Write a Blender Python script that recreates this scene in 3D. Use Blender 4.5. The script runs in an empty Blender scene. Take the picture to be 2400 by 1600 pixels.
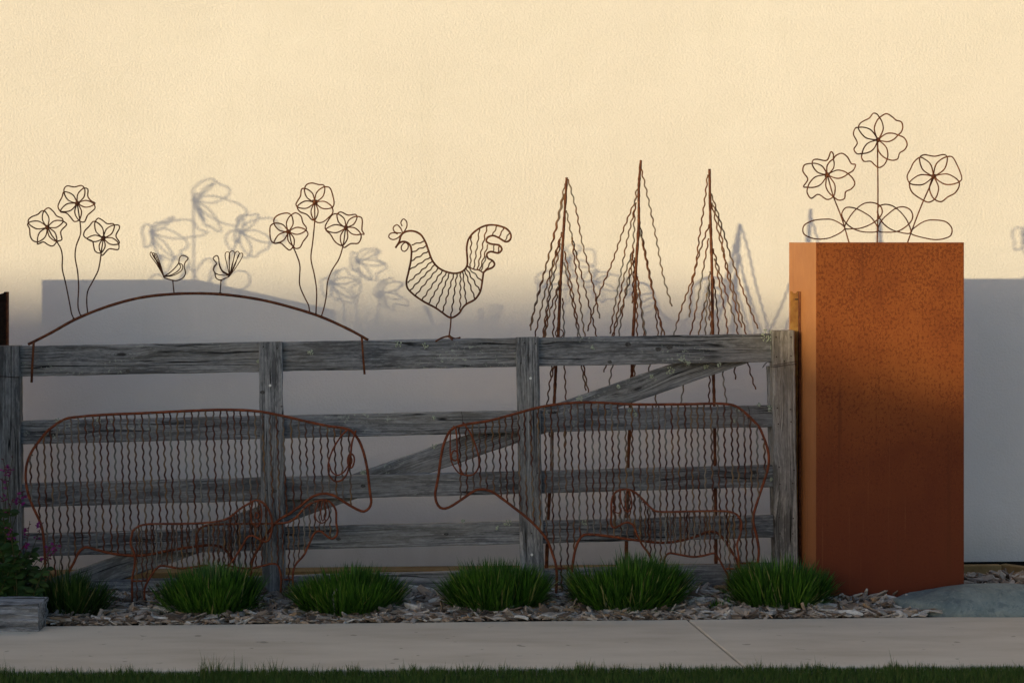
import bpy, math, random
from mathutils import Vector, Matrix, noise
R = math.radians
random.seed(7)
scene = bpy.context.scene
COL = scene.collection

# ---------------------------------------------------------------- camera, sky, sun, exposure
FPX = 5000.0; HZ = 568.0; CH = 1.65          # focal length and horizon in photo pixels, eye height
cam_d = bpy.data.cameras.new("camera"); cam = bpy.data.objects.new("camera", cam_d); COL.objects.link(cam)
cam.location = (0, 0, CH); cam.rotation_euler = (R(90), 0, 0)
cam_d.sensor_width = 36; cam_d.lens = FPX/2400*36
cam_d.shift_y = -(800-HZ)/2400
cam_d.clip_end = 500
cam_d.dof.use_dof = True; cam_d.dof.focus_distance = 9.95; cam_d.dof.aperture_fstop = 5.0
scene.camera = cam

SX, ST = 0.975, 0.224                          # sunlight travels along (SX, 1, -ST)
sun_el = math.atan(ST/math.hypot(SX, 1)); 
sdir = Vector((-SX, -1, ST)).normalized()
sd = bpy.data.lights.new("sun", 'SUN'); sun = bpy.data.objects.new("sun", sd); COL.objects.link(sun)
sd.energy = 2.36; sd.angle = R(0.55); sd.color = (1.0, 0.855, 0.46)
sun.rotation_euler = sdir.to_track_quat('Z', 'Y').to_euler()
w = bpy.data.worlds.new("World"); scene.world = w; w.use_nodes = True
nt = w.node_tree; bg = nt.nodes['Background']
sky = nt.nodes.new('ShaderNodeTexSky'); sky.sky_type = 'NISHITA'; sky.sun_disc = False
sky.sun_elevation = sun_el; sky.sun_rotation = math.atan2(sdir.x, sdir.y)
sky.air_density = 1.0; sky.dust_density = 1.1; sky.ozone_density = 2.0
nt.links.new(sky.outputs[0], bg.inputs[0]); bg.inputs[1].default_value = 0.15
scene.view_settings.view_transform = 'Standard'; scene.view_settings.look = 'None'
scene.view_settings.exposure = 0.70; scene.view_settings.gamma = 1

# ---------------------------------------------------------------- geometry helpers
YAW = 0.06                                    # the whole frontage recedes slightly to the right
def at(x, y, Y0=10.0):
    """photo pixel -> point on the plane Y = Y0 + YAW*X"""
    k = (x-1200)/FPX; Y = Y0/(1-YAW*k)
    return Vector((k*Y, Y, CH-(y-HZ)/FPX*Y))
WALL = 11.12

def new_obj(name, verts, faces, mat=None, parent=None, smooth=False, loc=None):
    """verts in world coordinates; stored relative to loc / the parent's location"""
    base = Vector(loc) if loc is not None else (parent_base(parent) if parent else Vector((0,0,0)))
    me = bpy.data.meshes.new(name)
    me.from_pydata([tuple(Vector(v)-base) for v in verts], [], faces); me.update()
    if smooth: me.polygons.foreach_set('use_smooth', [True]*len(me.polygons))
    if mat: me.materials.append(mat)
    o = bpy.data.objects.new(name, me); COL.objects.link(o)
    if parent:
        o.parent = parent; o.location = base - parent_base(parent)
    else: o.location = base
    return o
BASE = {}
def parent_base(p):
    v = Vector((0,0,0))
    while p is not None: v = v + p.location; p = p.parent
    return v
def tag(o, label, cat, group=None, kind=None):
    if label: o['label'] = label
    if cat: o['category'] = cat
    if group: o['group'] = group
    if kind: o['kind'] = kind
    return o
def thing(name, loc, label, cat, group=None):
    o = bpy.data.objects.new(name, None); COL.objects.link(o); o.location = loc
    o.empty_display_size = .1
    return tag(o, label, cat, group)
def structure(o): o['kind'] = 'structure'; return o

def spline(pts, closed=False, seg=.008):
    P = [Vector(p) for p in pts]; n = len(P); out = []
    rng = range(n if closed else n-1)
    for i in rng:
        p1, p2 = P[i], P[(i+1) % n]
        p0 = P[i-1] if (closed or i > 0) else p1*2-p2
        p3 = P[(i+2) % n] if (closed or i+2 < n) else p2*2-p1
        m = max(2, min(14, int((p2-p1).length/seg)))
        # centripetal-ish Catmull-Rom
        t01 = max((p1-p0).length, 1e-6)**.5; t12 = max((p2-p1).length, 1e-6)**.5; t23 = max((p3-p2).length, 1e-6)**.5
        m1 = (p2-p1 + t12*((p1-p0)/t01-(p2-p0)/(t01+t12)))
        m2 = (p2-p1 + t12*((p3-p2)/t23-(p3-p1)/(t12+t23)))
        for k in range(m):
            t = k/m; t2 = t*t; t3 = t2*t
            out.append(p1*(2*t3-3*t2+1) + m1*(t3-2*t2+t) + p2*(-2*t3+3*t2) + m2*(t3-t2))
    if not closed: out.append(P[-1])
    return out
class Tubes:
    def __init__(s): s.v = []; s.f = []
    def add(s, path, r, sides=7, closed=False, r1=None, rough=.10):
        n = len(path)
        if n < 2: return s
        up = None; b0 = len(s.v); ph = random.random()*100
        for i, p in enumerate(path):
            a = path[(i-1) % n] if (closed or i > 0) else path[0]
            b = path[(i+1) % n] if (closed or i < n-1) else path[-1]
            t = (b-a)
            if t.length < 1e-9: t = Vector((0,0,1))
            t.normalize()
            if up is None:
                up = Vector((0,1,0)) if abs(t.y) < .9 else Vector((1,0,0))
            up = (up - t*up.dot(t)); up.normalize(); sd_ = t.cross(up)
            rr = r if r1 is None else r+(r1-r)*i/(n-1)
            rr *= 1 + rough*noise.noise(Vector((p.x*60+ph, p.y*60, p.z*60)))
            for k in range(sides):
                an = 2*math.pi*k/sides
                s.v.append(p + up*(math.cos(an)*rr) + sd_*(math.sin(an)*rr))
        for i in range(n if closed else n-1):
            j = (i+1) % n
            for k in range(sides):
                k2 = (k+1) % sides
                s.f.append((b0+i*sides+k, b0+i*sides+k2, b0+j*sides+k2, b0+j*sides+k))
        if not closed:
            s.f.append(tuple(b0+k for k in range(sides))[::-1])
            s.f.append(tuple(b0+(n-1)*sides+k for k in range(sides)))
        return s
    def blob(s, c, r, sq=(1,1,1)):
        b0 = len(s.v); nu, nv = 8, 6
        for j in range(nv+1):
            th = math.pi*j/nv
            for i in range(nu):
                ph = 2*math.pi*i/nu
                d = Vector((math.sin(th)*math.cos(ph)*sq[0], math.sin(th)*math.sin(ph)*sq[1], math.cos(th)*sq[2]))
                s.v.append(c + d*r*(1+.25*noise.noise(c*50+d*2)))
        for j in range(nv):
            for i in range(nu):
                i2 = (i+1) % nu
                s.f.append((b0+j*nu+i, b0+(j+1)*nu+i, b0+(j+1)*nu+i2, b0+j*nu+i2))
        return s
    def build(s, name, mat, parent=None, loc=None): return new_obj(name, s.v, s.f, mat, parent, True, loc)
def wavy(p0, p1, amp=.0037, wl=.047, via=(), phase=None, fade=True):
    """corrugated reinforcing wire between two points, waves in the picture plane of the frontage"""
    ctrl = [p0, *via, p1]
    base = spline(ctrl, seg=.05) if via else [p0+(p1-p0)*(i/8) for i in range(9)]
    L = [0]
    for a, b in zip(base, base[1:]): L.append(L[-1]+(b-a).length)
    tot = L[-1]; n = max(6, int(tot/(wl/8))); out = []; ph = random.random()*6.28 if phase is None else phase
    j = 0; am = amp*random.uniform(.8, 1.15); w2 = wl*random.uniform(.94, 1.06)
    drift = random.uniform(-1, 1)*.002
    for i in range(n+1):
        d = tot*i/n
        while j < len(L)-2 and L[j+1] < d: j += 1
        k = (d-L[j])/max(L[j+1]-L[j], 1e-9); p = base[j].lerp(base[j+1], k)
        t = (base[j+1]-base[j]).normalized(); nrm = Vector((t.z, 0, -t.x))
        if nrm.length < 1e-6: nrm = Vector((1,0,0))
        nrm.normalize()
        q = min(1, d/.015, (tot-d)/.015) if fade else 1
        out.append(p + nrm*(math.sin(6.2832*d/w2+ph)*am*q + drift*math.sin(d*9)))
    return out
def box(name, lo, hi, mat, parent=None, rotz=0, loc=None):
    x0,y0,z0 = lo; x1,y1,z1 = hi
    v = [(x0,y0,z0),(x1,y0,z0),(x1,y1,z0),(x0,y1,z0),(x0,y0,z1),(x1,y0,z1),(x1,y1,z1),(x0,y1,z1)]
    f = [(0,3,2,1),(4,5,6,7),(0,1,5,4),(1,2,6,5),(2,3,7,6),(3,0,4,7)]
    me = bpy.data.meshes.new(name); me.from_pydata(v, [], f); me.update(); me.materials.append(mat)
    o = bpy.data.objects.new(name, me); COL.objects.link(o); o.rotation_euler.z = rotz
    if loc is not None: o.location = loc
    if parent: o.parent = parent
    return o
def bevel(o, wd, seg=2):
    m = o.modifiers.new('bevel', 'BEVEL'); m.width = wd; m.segments = seg; m.limit_method = 'ANGLE'; return o

# ---------------------------------------------------------------- materials
class NT:
    def __init__(s, name, rough=.8, spec=.3, metallic=0):
        s.m = bpy.data.materials.new(name); s.m.use_nodes = True; s.t = s.m.node_tree
        s.b = s.t.nodes['Principled BSDF']; s.b.inputs['Roughness'].default_value = rough
        s.b.inputs['Specular IOR Level'].default_value = spec; s.b.inputs['Metallic'].default_value = metallic
        s.tc = s.t.nodes.new('ShaderNodeTexCoord')
    def n(s, typ, **kw):
        o = s.t.nodes.new(typ)
        for k, v in kw.items():
            if k.startswith('i_'): 
                key = k[2:]; key = int(key) if key.isdigit() else key.replace('_', ' ')
                s.set(o.inputs[key], v)
            else: setattr(o, k, v)
        return o
    def set(s, inp, v):
        if hasattr(v, 'links') or isinstance(v, bpy.types.NodeSocket): s.t.links.new(v, inp)
        else: inp.default_value = v
    def map(s, scale, vec=None, rnd=False):
        v = vec or s.tc.outputs['Object']
        if rnd:
            oi = s.n('ShaderNodeObjectInfo'); mm = s.n('ShaderNodeMath', operation='MULTIPLY', i_0=oi.outputs['Random'], i_1=37.0)
            ad = s.n('ShaderNodeVectorMath', operation='ADD', i_0=v); s.t.links.new(mm.outputs[0], ad.inputs[1]); v = ad.outputs[0]
        mp = s.n('ShaderNodeMapping'); s.t.links.new(v, mp.inputs[0]); mp.inputs['Scale'].default_value = scale
        return mp.outputs[0]
    def noise(s, vec, scale=1, detail=4, rough=.55, dist=0):
        o = s.n('ShaderNodeTexNoise'); s.t.links.new(vec, o.inputs['Vector'])
        o.inputs['Scale'].default_value = scale; o.inputs['Detail'].default_value = detail
        o.inputs['Roughness'].default_value = rough; o.inputs['Distortion'].default_value = dist
        return o.outputs['Fac']
    def ramp(s, fac, stops):
        o = s.n('ShaderNodeValToRGB'); s.t.links.new(fac, o.inputs[0]); e = o.color_ramp.elements
        while len(e) < len(stops): e.new(.5)
        for el, (p, c) in zip(e, stops):
            el.position = p; el.color = (c, c, c, 1) if isinstance(c, (int, float)) else (*c, 1)
        return o.outputs[0]
    def mix(s, fac, a, b, mode='MIX'):
        o = s.n('ShaderNodeMix', data_type='RGBA', blend_type=mode)
        s.set(o.inputs[0], fac)
        for i, v in ((6, a), (7, b)):
            s.set(o.inputs[i], v if isinstance(v, bpy.types.NodeSocket) else (*v, 1))
        return o.outputs[2]
    def math(s, op, a, b=0.0):
        o = s.n('ShaderNodeMath', operation=op); s.set(o.inputs[0], a); s.set(o.inputs[1], b); return o.outputs[0]
    def color(s, c): s.set(s.b.inputs['Base Color'], c if isinstance(c, bpy.types.NodeSocket) else (*c, 1)); return s
    def bump(s, h, strength=.4, dist=.003):
        o = s.n('ShaderNodeBump'); o.inputs['Strength'].default_value = strength; o.inputs['Distance'].default_value = dist
        s.t.links.new(h, o.inputs['Height']); s.t.links.new(o.outputs[0], s.b.inputs['Normal']); return s

def mat_stucco():
    a = NT('painted stucco', .9, .15); v = a.tc.outputs['Object']
    big = a.noise(a.map((.5,.6,.8)), 1, 4, .6)
    c = a.ramp(big, [(.32, (.735,.645,.60)), (.68, (.80,.71,.665))])
    mid = a.noise(a.map((2.3,2,3.1)), 1, 5, .65)
    c = a.mix(a.ramp(mid, [(.45, 0.), (.72, .22)]), c, (.66,.585,.52))
    streak = a.noise(a.map((6, 6, .35)), 1, 4, .6)
    c = a.mix(a.ramp(streak, [(.56, 0.), (.75, .16)]), c, (.60,.53,.46))
    sep = a.n('ShaderNodeSeparateXYZ'); a.t.links.new(v, sep.inputs[0])
    low = a.math('ADD', sep.outputs[2], a.math('MULTIPLY', a.noise(a.map((5, 5, 2)), 1, 4, .7), .35))
    c = a.mix(a.ramp(low, [(.10, .40), (.45, 0.)]), c, (.42,.36,.30))          # darker, with a ragged edge, towards the foot
    fine = a.noise(v, 85, 4, .65); sp = a.noise(v, 33, 3, .55); trow = a.noise(a.map((5, 5, 9)), 1, 3, .5)
    h = a.math('ADD', a.ramp(fine, [(.35,0.),(.7,1.)]), a.math('MULTIPLY', sp, .9))
    h = a.math('ADD', h, a.math('MULTIPLY', trow, 1.3))
    return a.color(c).bump(h, .42, .0035).m
def mat_wood(tint=(1,1,1), dark=1.0, name='weathered grey timber', lichen=True, seed_rnd=True, crackw=1.0):
    a = NT(name, .88, .2)
    obj = a.map((1,1,1), rnd=seed_rnd)
    vo = a.n('ShaderNodeTexVoronoi', feature='F1'); a.t.links.new(a.map((2.3, 0.0, 7.0), vec=obj), vo.inputs['Vector']); vo.inputs['Scale'].default_value = 1
    d = vo.outputs['Distance']
    kpull = a.ramp(d, [(.0, 1.), (.40, 0.)])
    sep = a.n('ShaderNodeSeparateXYZ'); a.t.links.new(obj, sep.inputs[0])
    bent = a.math('ADD', sep.outputs[2], a.math('MULTIPLY', kpull, .020))
    lowf = a.noise(a.map((1.1, 2, 4), vec=obj), 1, 2)
    bent = a.math('ADD', bent, a.math('MULTIPLY', lowf, .05))
    cmb = a.n('ShaderNodeCombineXYZ'); a.t.links.new(sep.outputs[0], cmb.inputs[0]); a.t.links.new(sep.outputs[1], cmb.inputs[1]); a.t.links.new(bent, cmb.inputs[2])
    cv = cmb.outputs[0]
    g1 = a.noise(a.map((2.2, 40, 120), vec=cv), 1, 3, .6)
    g2 = a.noise(a.map((14, 90, 330), vec=cv), 1, 4, .7)
    g3 = a.noise(a.map((30, 60, 90), vec=cv), 1, 4, .7)
    grain = a.math('ADD', a.math('ADD', a.math('MULTIPLY', g1, .45), a.math('MULTIPLY', g2, .30)), a.math('MULTIPLY', g3, .25))
    c = a.ramp(grain, [(.36, (.04,.04,.044)), (.45, (.125,.123,.131)), (.53, (.215,.21,.22)), (.64, (.36,.35,.355))])
    st = a.noise(a.map((3.4, 10, 22), vec=cv), 1, 6, .78)
    c = a.mix(a.ramp(st, [(.50, 0.), (.58, .8)]), c, (.055,.055,.060))
    wn = a.noise(a.map((1.2, 4, 5), vec=obj), 1, 3)
    c = a.mix(a.ramp(wn, [(.45, 0.), (.75, .45)]), c, (.25,.215,.175))
    kn = a.ramp(a.math('ADD', d, a.math('MULTIPLY', g3, .03)), [(.06, 1.), (.085, 0.)])
    ring = a.n('ShaderNodeMath', operation='SINE'); a.set(ring.inputs[0], a.math('ADD', a.math('MULTIPLY', d, 150.0), a.math('MULTIPLY', g3, 5.0)))
    rm = a.math('MULTIPLY', a.ramp(ring.outputs[0], [(.3, 0.), (.9, .55)]), a.ramp(d, [(.08, 1.), (.2, 0.)]))
    c = a.mix(rm, c, (.07,.068,.07)); c = a.mix(kn, c, (.035,.032,.032))
    # long drying cracks along the grain
    ck = a.noise(a.map((.9, 20, 42), vec=cv), 1, 2, .4)
    ckd = a.n('ShaderNodeMath', operation='ABSOLUTE'); a.set(ckd.inputs[0], a.math('SUBTRACT', ck, .5))
    ckm = a.noise(a.map((1.7, 8, 9), vec=obj), 1, 2)
    crack = a.math('MULTIPLY', a.ramp(ckd.outputs[0], [(.006*crackw, 1.), (.016*crackw, 0.)]), a.ramp(ckm, [(.42, 0.), (.50, 1.)]))
    c = a.mix(crack, c, (.018,.017,.017))
    if lichen:
        ln = a.noise(a.map((55, 55, 55), vec=obj), 1, 4, .7); reg = a.noise(a.map((2.2,2,6), vec=obj), 1, 2)
        lm = a.math('MULTIPLY', a.ramp(ln, [(.58, 0.), (.64, 1.)]), a.ramp(reg, [(.52, 0.), (.62, .8)]))
        c = a.mix(lm, c, (.36,.38,.31))
    c = a.mix(1.0, c, tuple(t*dark for t in tint), 'MULTIPLY')
    h = a.math('SUBTRACT', grain, a.math('MULTIPLY', crack, .8))
    return a.color(c).bump(h, .8, .005).m
def mat_rust(name, c0, c1, c2, sc=1.0, galv=0.0, rough=.85):
    a = NT(name, rough, .25); v = a.map((1,1,1), rnd=True)
    n1 = a.noise(v, 45*sc, 4, .65); n2 = a.noise(v, 9*sc, 3, .6)
    c = a.ramp(n1, [(.3, c0), (.5, c1), (.72, c2)])
    if galv:
        n3 = a.noise(v, 5.5, 2, .5)
        c = a.mix(a.ramp(n3, [(.56-.1*galv, 0.), (.66, .8)]), c, (.17,.16,.14))
        n4 = a.noise(a.map((1.1,1.1,1.1), vec=v), 7.7, 2, .5)
        c = a.mix(a.ramp(n4, [(.52, 0.), (.64, .7)]), c, (.17,.095,.042))
    else: c = a.mix(a.ramp(n2, [(.45, 0.), (.7, .6)]), c, c0)
    return a.color(c).bump(n1, .5, .0012).m
def mat_corten(side=False):
    a = NT('corten steel side' if side else 'corten steel', .6 if side else .8, .3 if side else .12); v = a.tc.outputs['Object']
    sepn = a.n('ShaderNodeSeparateXYZ'); a.t.links.new(v, sepn.inputs[0]); z = sepn.outputs[2]
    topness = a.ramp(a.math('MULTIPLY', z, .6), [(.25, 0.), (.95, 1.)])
    sp = a.noise(a.map((1, 1, .8)), 88, 5, .7); sp2 = a.noise(v, 230, 3, .65); big = a.noise(v, 2.6, 5, .65, .4); blot = a.noise(v, 9, 5, .7)
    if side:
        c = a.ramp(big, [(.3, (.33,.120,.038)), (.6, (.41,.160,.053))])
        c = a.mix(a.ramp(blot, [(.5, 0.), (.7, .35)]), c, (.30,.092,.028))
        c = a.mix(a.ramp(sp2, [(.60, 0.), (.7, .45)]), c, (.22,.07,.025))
        c = a.mix(a.ramp(z, [(.0, .75), (1.2, 0.)]), c, (.20,.062,.02))  # lower side darkened too, the roof shadow painted into the colour
    else:
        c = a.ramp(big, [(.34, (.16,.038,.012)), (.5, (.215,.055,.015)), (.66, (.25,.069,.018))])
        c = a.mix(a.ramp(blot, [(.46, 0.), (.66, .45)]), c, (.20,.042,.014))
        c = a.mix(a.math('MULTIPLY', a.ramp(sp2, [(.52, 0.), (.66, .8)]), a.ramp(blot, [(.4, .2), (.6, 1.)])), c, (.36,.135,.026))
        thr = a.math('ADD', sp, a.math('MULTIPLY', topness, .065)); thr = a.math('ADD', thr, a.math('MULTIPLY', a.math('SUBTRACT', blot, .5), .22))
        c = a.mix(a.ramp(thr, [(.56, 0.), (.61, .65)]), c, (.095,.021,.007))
        c = a.mix(a.ramp(z, [(.0, .95), (.65, .6), (1.25, 0.)]), c, (.092,.020,.010))             # lower front darker and redder, its shade painted into the colour
    st = a.noise(a.map((30, 30, .7)), 1, 4, .65); stm = a.noise(a.map((3,3,1.2)), 1, 3)
    c = a.mix(a.math('MULTIPLY', a.ramp(st, [(.56, 0.), (.66, .6)]), a.ramp(stm, [(.44,0.),(.60,1.)])), c, (.10,.026,.010))
    if not side:
        st2 = a.noise(a.map((55, 55, 1.1)), 1, 3, .6)
        c = a.mix(a.math('MULTIPLY', a.ramp(st2, [(.62, 0.), (.72, .2)]), a.ramp(stm, [(.42,1.),(.58,0.)])), c, (.33,.14,.05))
    return a.color(c).bump(sp, .35, .0015).m
def mat_concrete():
    a = NT('broomed concrete', .9, .2); v = a.tc.outputs['Object']
    b = a.noise(a.map((.8,2.5,1)), 1.6, 5, .6); f = a.noise(v, 160, 3, .7); s = a.noise(a.map((6, 110, 10)), 1, 3, .6)
    c = a.ramp(b, [(.32, (.46,.37,.285)), (.5, (.54,.44,.345)), (.68, (.59,.49,.39))])
    c = a.mix(a.ramp(f, [(.6, 0.), (.72, .35)]), c, (.16,.14,.12))
    sp = a.noise(v, 14, 2, .4); c = a.mix(a.ramp(sp, [(.70, 0.), (.74, .6)]), c, (.17,.145,.11))
    return a.color(c).bump(a.math('ADD', s, f), .3, .002).m
def mat_island(name, stops, rough=.8, spec=.2, trans=0, sc=30):
    a = NT(name, rough, spec); g = a.n('ShaderNodeNewGeometry')
    c = a.ramp(g.outputs['Random Per Island'], stops)
    n = a.noise(a.map((1,1,1)), sc, 3, .6)
    c = a.mix(a.ramp(n, [(.3, .0), (.7, .45)]), c, (.05,.045,.04) if not trans else (.02,.04,.008))
    a.color(c)
    if trans:
        tr = a.n('ShaderNodeBsdfTranslucent'); a.t.links.new(c, tr.inputs[0]); ms = a.n('ShaderNodeMixShader'); ms.inputs[0].default_value = trans
        out = a.t.nodes['Material Output']; a.t.links.new(a.b.outputs[0], ms.inputs[1]); a.t.links.new(tr.outputs[0], ms.inputs[2]); a.t.links.new(ms.outputs[0], out.inputs[0])
    else: a.bump(n, .5, .004)
    return a.m
def mat_plain(name, c, c2, sc=20, rough=.85, spec=.2, bumpd=.003):
    a = NT(name, rough, spec); n = a.noise(a.tc.outputs['Object'], sc, 5, .65)
    return a.color(a.ramp(n, [(.3, c), (.7, c2)])).bump(n, .5, bumpd).m

M_STUCCO = mat_stucco()
M_WOOD = mat_wood(name='weathered grey rail timber')
M_WOODV = mat_wood((1.12,1.1,1.06), 1.0, name='weathered stile timber', lichen=False)
M_POST = mat_wood((1.25,1.2,1.12), 1.0, name='pale weathered post timber', lichen=False)
M_SLEEPER = mat_wood((1.3,1.32,1.34), .85, name='cracked sleeper timber', lichen=False, crackw=3.5)
M_RUSTD = mat_rust('dark rusted wire', (.03,.011,.007), (.075,.025,.012), (.15,.055,.022), 1.2)
M_RUSTM = mat_rust('rusted steel rod', (.05,.016,.009), (.125,.038,.016), (.21,.075,.027), 1.2)
M_RUSTO = mat_rust('bright rusted rod', (.07,.018,.008), (.155,.036,.013), (.25,.062,.021), 1.0)
M_RIB = mat_rust('rusted corrugated wire', (.022,.008,.005), (.062,.018,.009), (.125,.042,.018), 1.0, galv=.9)
M_RIBT = mat_rust('rusted corrugated branch wire', (.045,.015,.008), (.125,.042,.017), (.23,.095,.036), 1.0, galv=.6)
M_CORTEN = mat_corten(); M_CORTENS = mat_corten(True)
M_CONC = mat_concrete()
M_BAR = mat_rust('yellowed rusted bar', (.16,.06,.02), (.30,.14,.035), (.38,.21,.06), .7)
M_PINE = mat_plain('treated pine', (.22,.12,.045), (.38,.23,.095), 12)
M_SOIL = mat_plain('dark bark soil', (.03,.022,.016), (.075,.058,.045), 35, bumpd=.01)
M_EARTH = mat_plain('earth', (.05,.045,.03), (.09,.08,.05), 3)
M_LAWN = mat_plain('lawn soil', (.02,.035,.008), (.04,.06,.015), 25)
M_ROCK = None
M_HOLE = mat_plain('wall-pale hole disc', (.60,.58,.54), (.72,.70,.66), 60, .5)
M_DARKIRON = mat_plain('dark iron', (.02,.014,.012), (.055,.03,.02), 60, .7)
M_LICHEN = mat_plain('pale lichen', (.26,.28,.20), (.42,.44,.34), 90)
M_BLACK = mat_plain('black base gap', (.006,.006,.006), (.012,.012,.012), 20)

# ---------------------------------------------------------------- ground, path, lawn
structure(new_obj('ground', [(-150,-150,-.14),(150,-150,-.14),(150,150,-.14),(-150,150,-.14)], [(0,1,2,3)], M_EARTH))
def bedz(x, y):
    d = y-YAW*x                                    # distance in frontage frame
    z = .002 + .014*min(1, max(0, (d-9.32)/.45))
    z -= .135*min(1, max(0, (d-10.25)/.6))
    return z + .012*noise.noise(Vector((x*6, y*6, 1.3)))
def path_back(x): return 9.30+.057*x
def path_front(x): return 8.265+.03*x
nx, ny = 170, 34; v = []; f = []
for j in range(ny+1):
    for i in range(nx+1):
        x = -4.2+8.6*i/nx; y = path_back(x)+.003 + (WALL+YAW*x-.02-path_back(x))*j/ny
        v.append((x, y, bedz(x, y)-.012))
for j in range(ny):
    for i in range(nx): a = j*(nx+1)+i; f.append((a, a+1, a+nx+2, a+nx+1))
structure(new_obj('mulch_bed', v, f, M_SOIL, smooth=True))
# footpath slabs
def slab(x0b, x0f, x1b, x1f):
    v = []; t = [(x0f, path_front(x0f)), (x1f, path_front(x1f)), (x1b, path_back(x1b)), (x0b, path_back(x0b))]
    for z in (-.12, 0.0): v += [(x, y, z) for x, y in t]
    o = new_obj('path', v, [(0,3,2,1),(4,5,6,7),(0,1,5,4),(1,2,6,5),(2,3,7,6),(3,0,4,7)], M_CONC)
    bevel(o, .007, 3); return structure(o)
jb, jf = .770, .905
slab(-3.2, -3.1, jb-.004, jf-.004); slab(jb+.004, jf+.004, 4.9, 5.0); slab(-7, -6.9, -3.208, -3.108)
# lawn
v = []; f = []
nx, ny = 60, 20
for j in range(ny+1):
    for i in range(nx+1):
        x = -9+18*i/nx; y = path_front(x)-.006 - 6*j/ny
        v.append((x, y, -.022+.008*noise.noise(Vector((x*2, y*2, 0)))))
for j in range(ny):
    for i in range(nx): a = j*(nx+1)+i; f.append((a, a+nx+1, a+nx+2, a+1))
structure(new_obj('lawn', v, f, M_LAWN))

def blade(v, f, p, ang, lean, L, wd, curve, seg=3):
    """tapering blade from p; ang azimuth, lean from vertical at base, bending further by curve"""
    b0 = len(v); d = Vector((math.cos(ang), math.sin(ang), 0)); s = Vector((-d.y, d.x, 0))
    tw = random.uniform(-.9, .9); s = (s*math.cos(tw) + d*math.sin(tw))
    q = Vector(p); th = lean
    for k in range(seg):
        wk = wd*(1-.25*k/seg)
        v.append(q - s*wk*.5); v.append(q + s*wk*.5)
        q = q + (d*math.sin(th)+Vector((0,0,1))*math.cos(th))*(L/seg); th += curve/seg
    v.append(q)
    for k in range(seg-1): a = b0+2*k; f.append((a, a+1, a+3, a+2))
    a = b0+2*(seg-1); f.append((a, a+1, a+2))
M_BLADE = mat_island('lawn grass blades', [(0,(.045,.085,.014)),(.55,(.065,.115,.02)),(.85,(.10,.14,.03)),(1,(.16,.15,.05))], .7, .2, .25)
v = []; f = []; random.seed(11)
for _ in range(52000):
    x = random.uniform(-2.5, 2.5); t = random.random()**1.5; y = path_front(x)-.004-t*.95
    edge = t < .02
    L = random.uniform(.022, .042)*(1.0+.35*noise.noise(Vector((x*5, y*5, 2))))
    if random.random() < .03: L *= random.uniform(1.2, 1.7)
    if t < .05 and noise.noise(Vector((x*9, 3, 1))) > .15: L *= 1.35
    if abs(x+1.05) < .16 and t < .03 and random.random() < .3: L *= 1.7
    blade(v, f, (x, y, -.02), random.uniform(0, 6.28), random.uniform(0, .45), L, .0026, random.uniform(0, .7), 2)
tag(new_obj('grass', v, f, M_BLADE), 'short green lawn grass blades along the near edge of the concrete footpath', 'grass', kind='stuff')

# ---------------------------------------------------------------- rendered house wall
hs = thing('house', (0, WALL, 0), 'cream stucco house wall behind the wooden gate, catching evening sun', 'building')
yawa = math.atan(YAW)
o = box('wall', (-9, 0, -.035), (10, .25, 5.2), M_STUCCO, hs, yawa)
o = box('base_gap', (-9, .03, -.14), (10, .24, -.036), M_BLACK, hs, yawa)  # near-black strip put in for the dark gap under the wall
o = box('parapet_cap', (-9.05, -.03, 5.203), (10.05, .28, 5.26), M_DARKIRON, hs, yawa)
o = box('side_wall', (9.78, .253, .012), (9.997, 6, 5.2), M_STUCCO, hs, yawa)

# timber edging boards of the planting strip at the foot of the wall
def edging(name, a, b, th, z0, z1, label):
    a = Vector(a); b = Vector(b); d = (b-a); L = d.length; an = math.atan2(d.y, d.x)
    o = box(name, (0, 0, z0), (L, th, z1), M_PINE, None, an, (a.x, a.y, 0)); bevel(o, .004)
    return tag(o, label, 'edging board')
e0 = WALL-.14
edging('edging_board', (-3.1, e0-.186, 0), (1.32, e0+.08, 0), .13, -.16, -.030, 'long brown pine edging board low behind the gate at the wall foot')
edging('edging_board', (2.09, e0+.10, 0), (2.55, e0+.13, 0), .05, -.16, -.030, 'short brown pine edging board behind the boulder, next to the rust column')
edging('edging_board', (2.552, e0+.18, 0), (3.3, e0-.62, 0), .05, -.16, -.032, 'brown pine edging board angling forward at the right edge behind the boulder')

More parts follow.
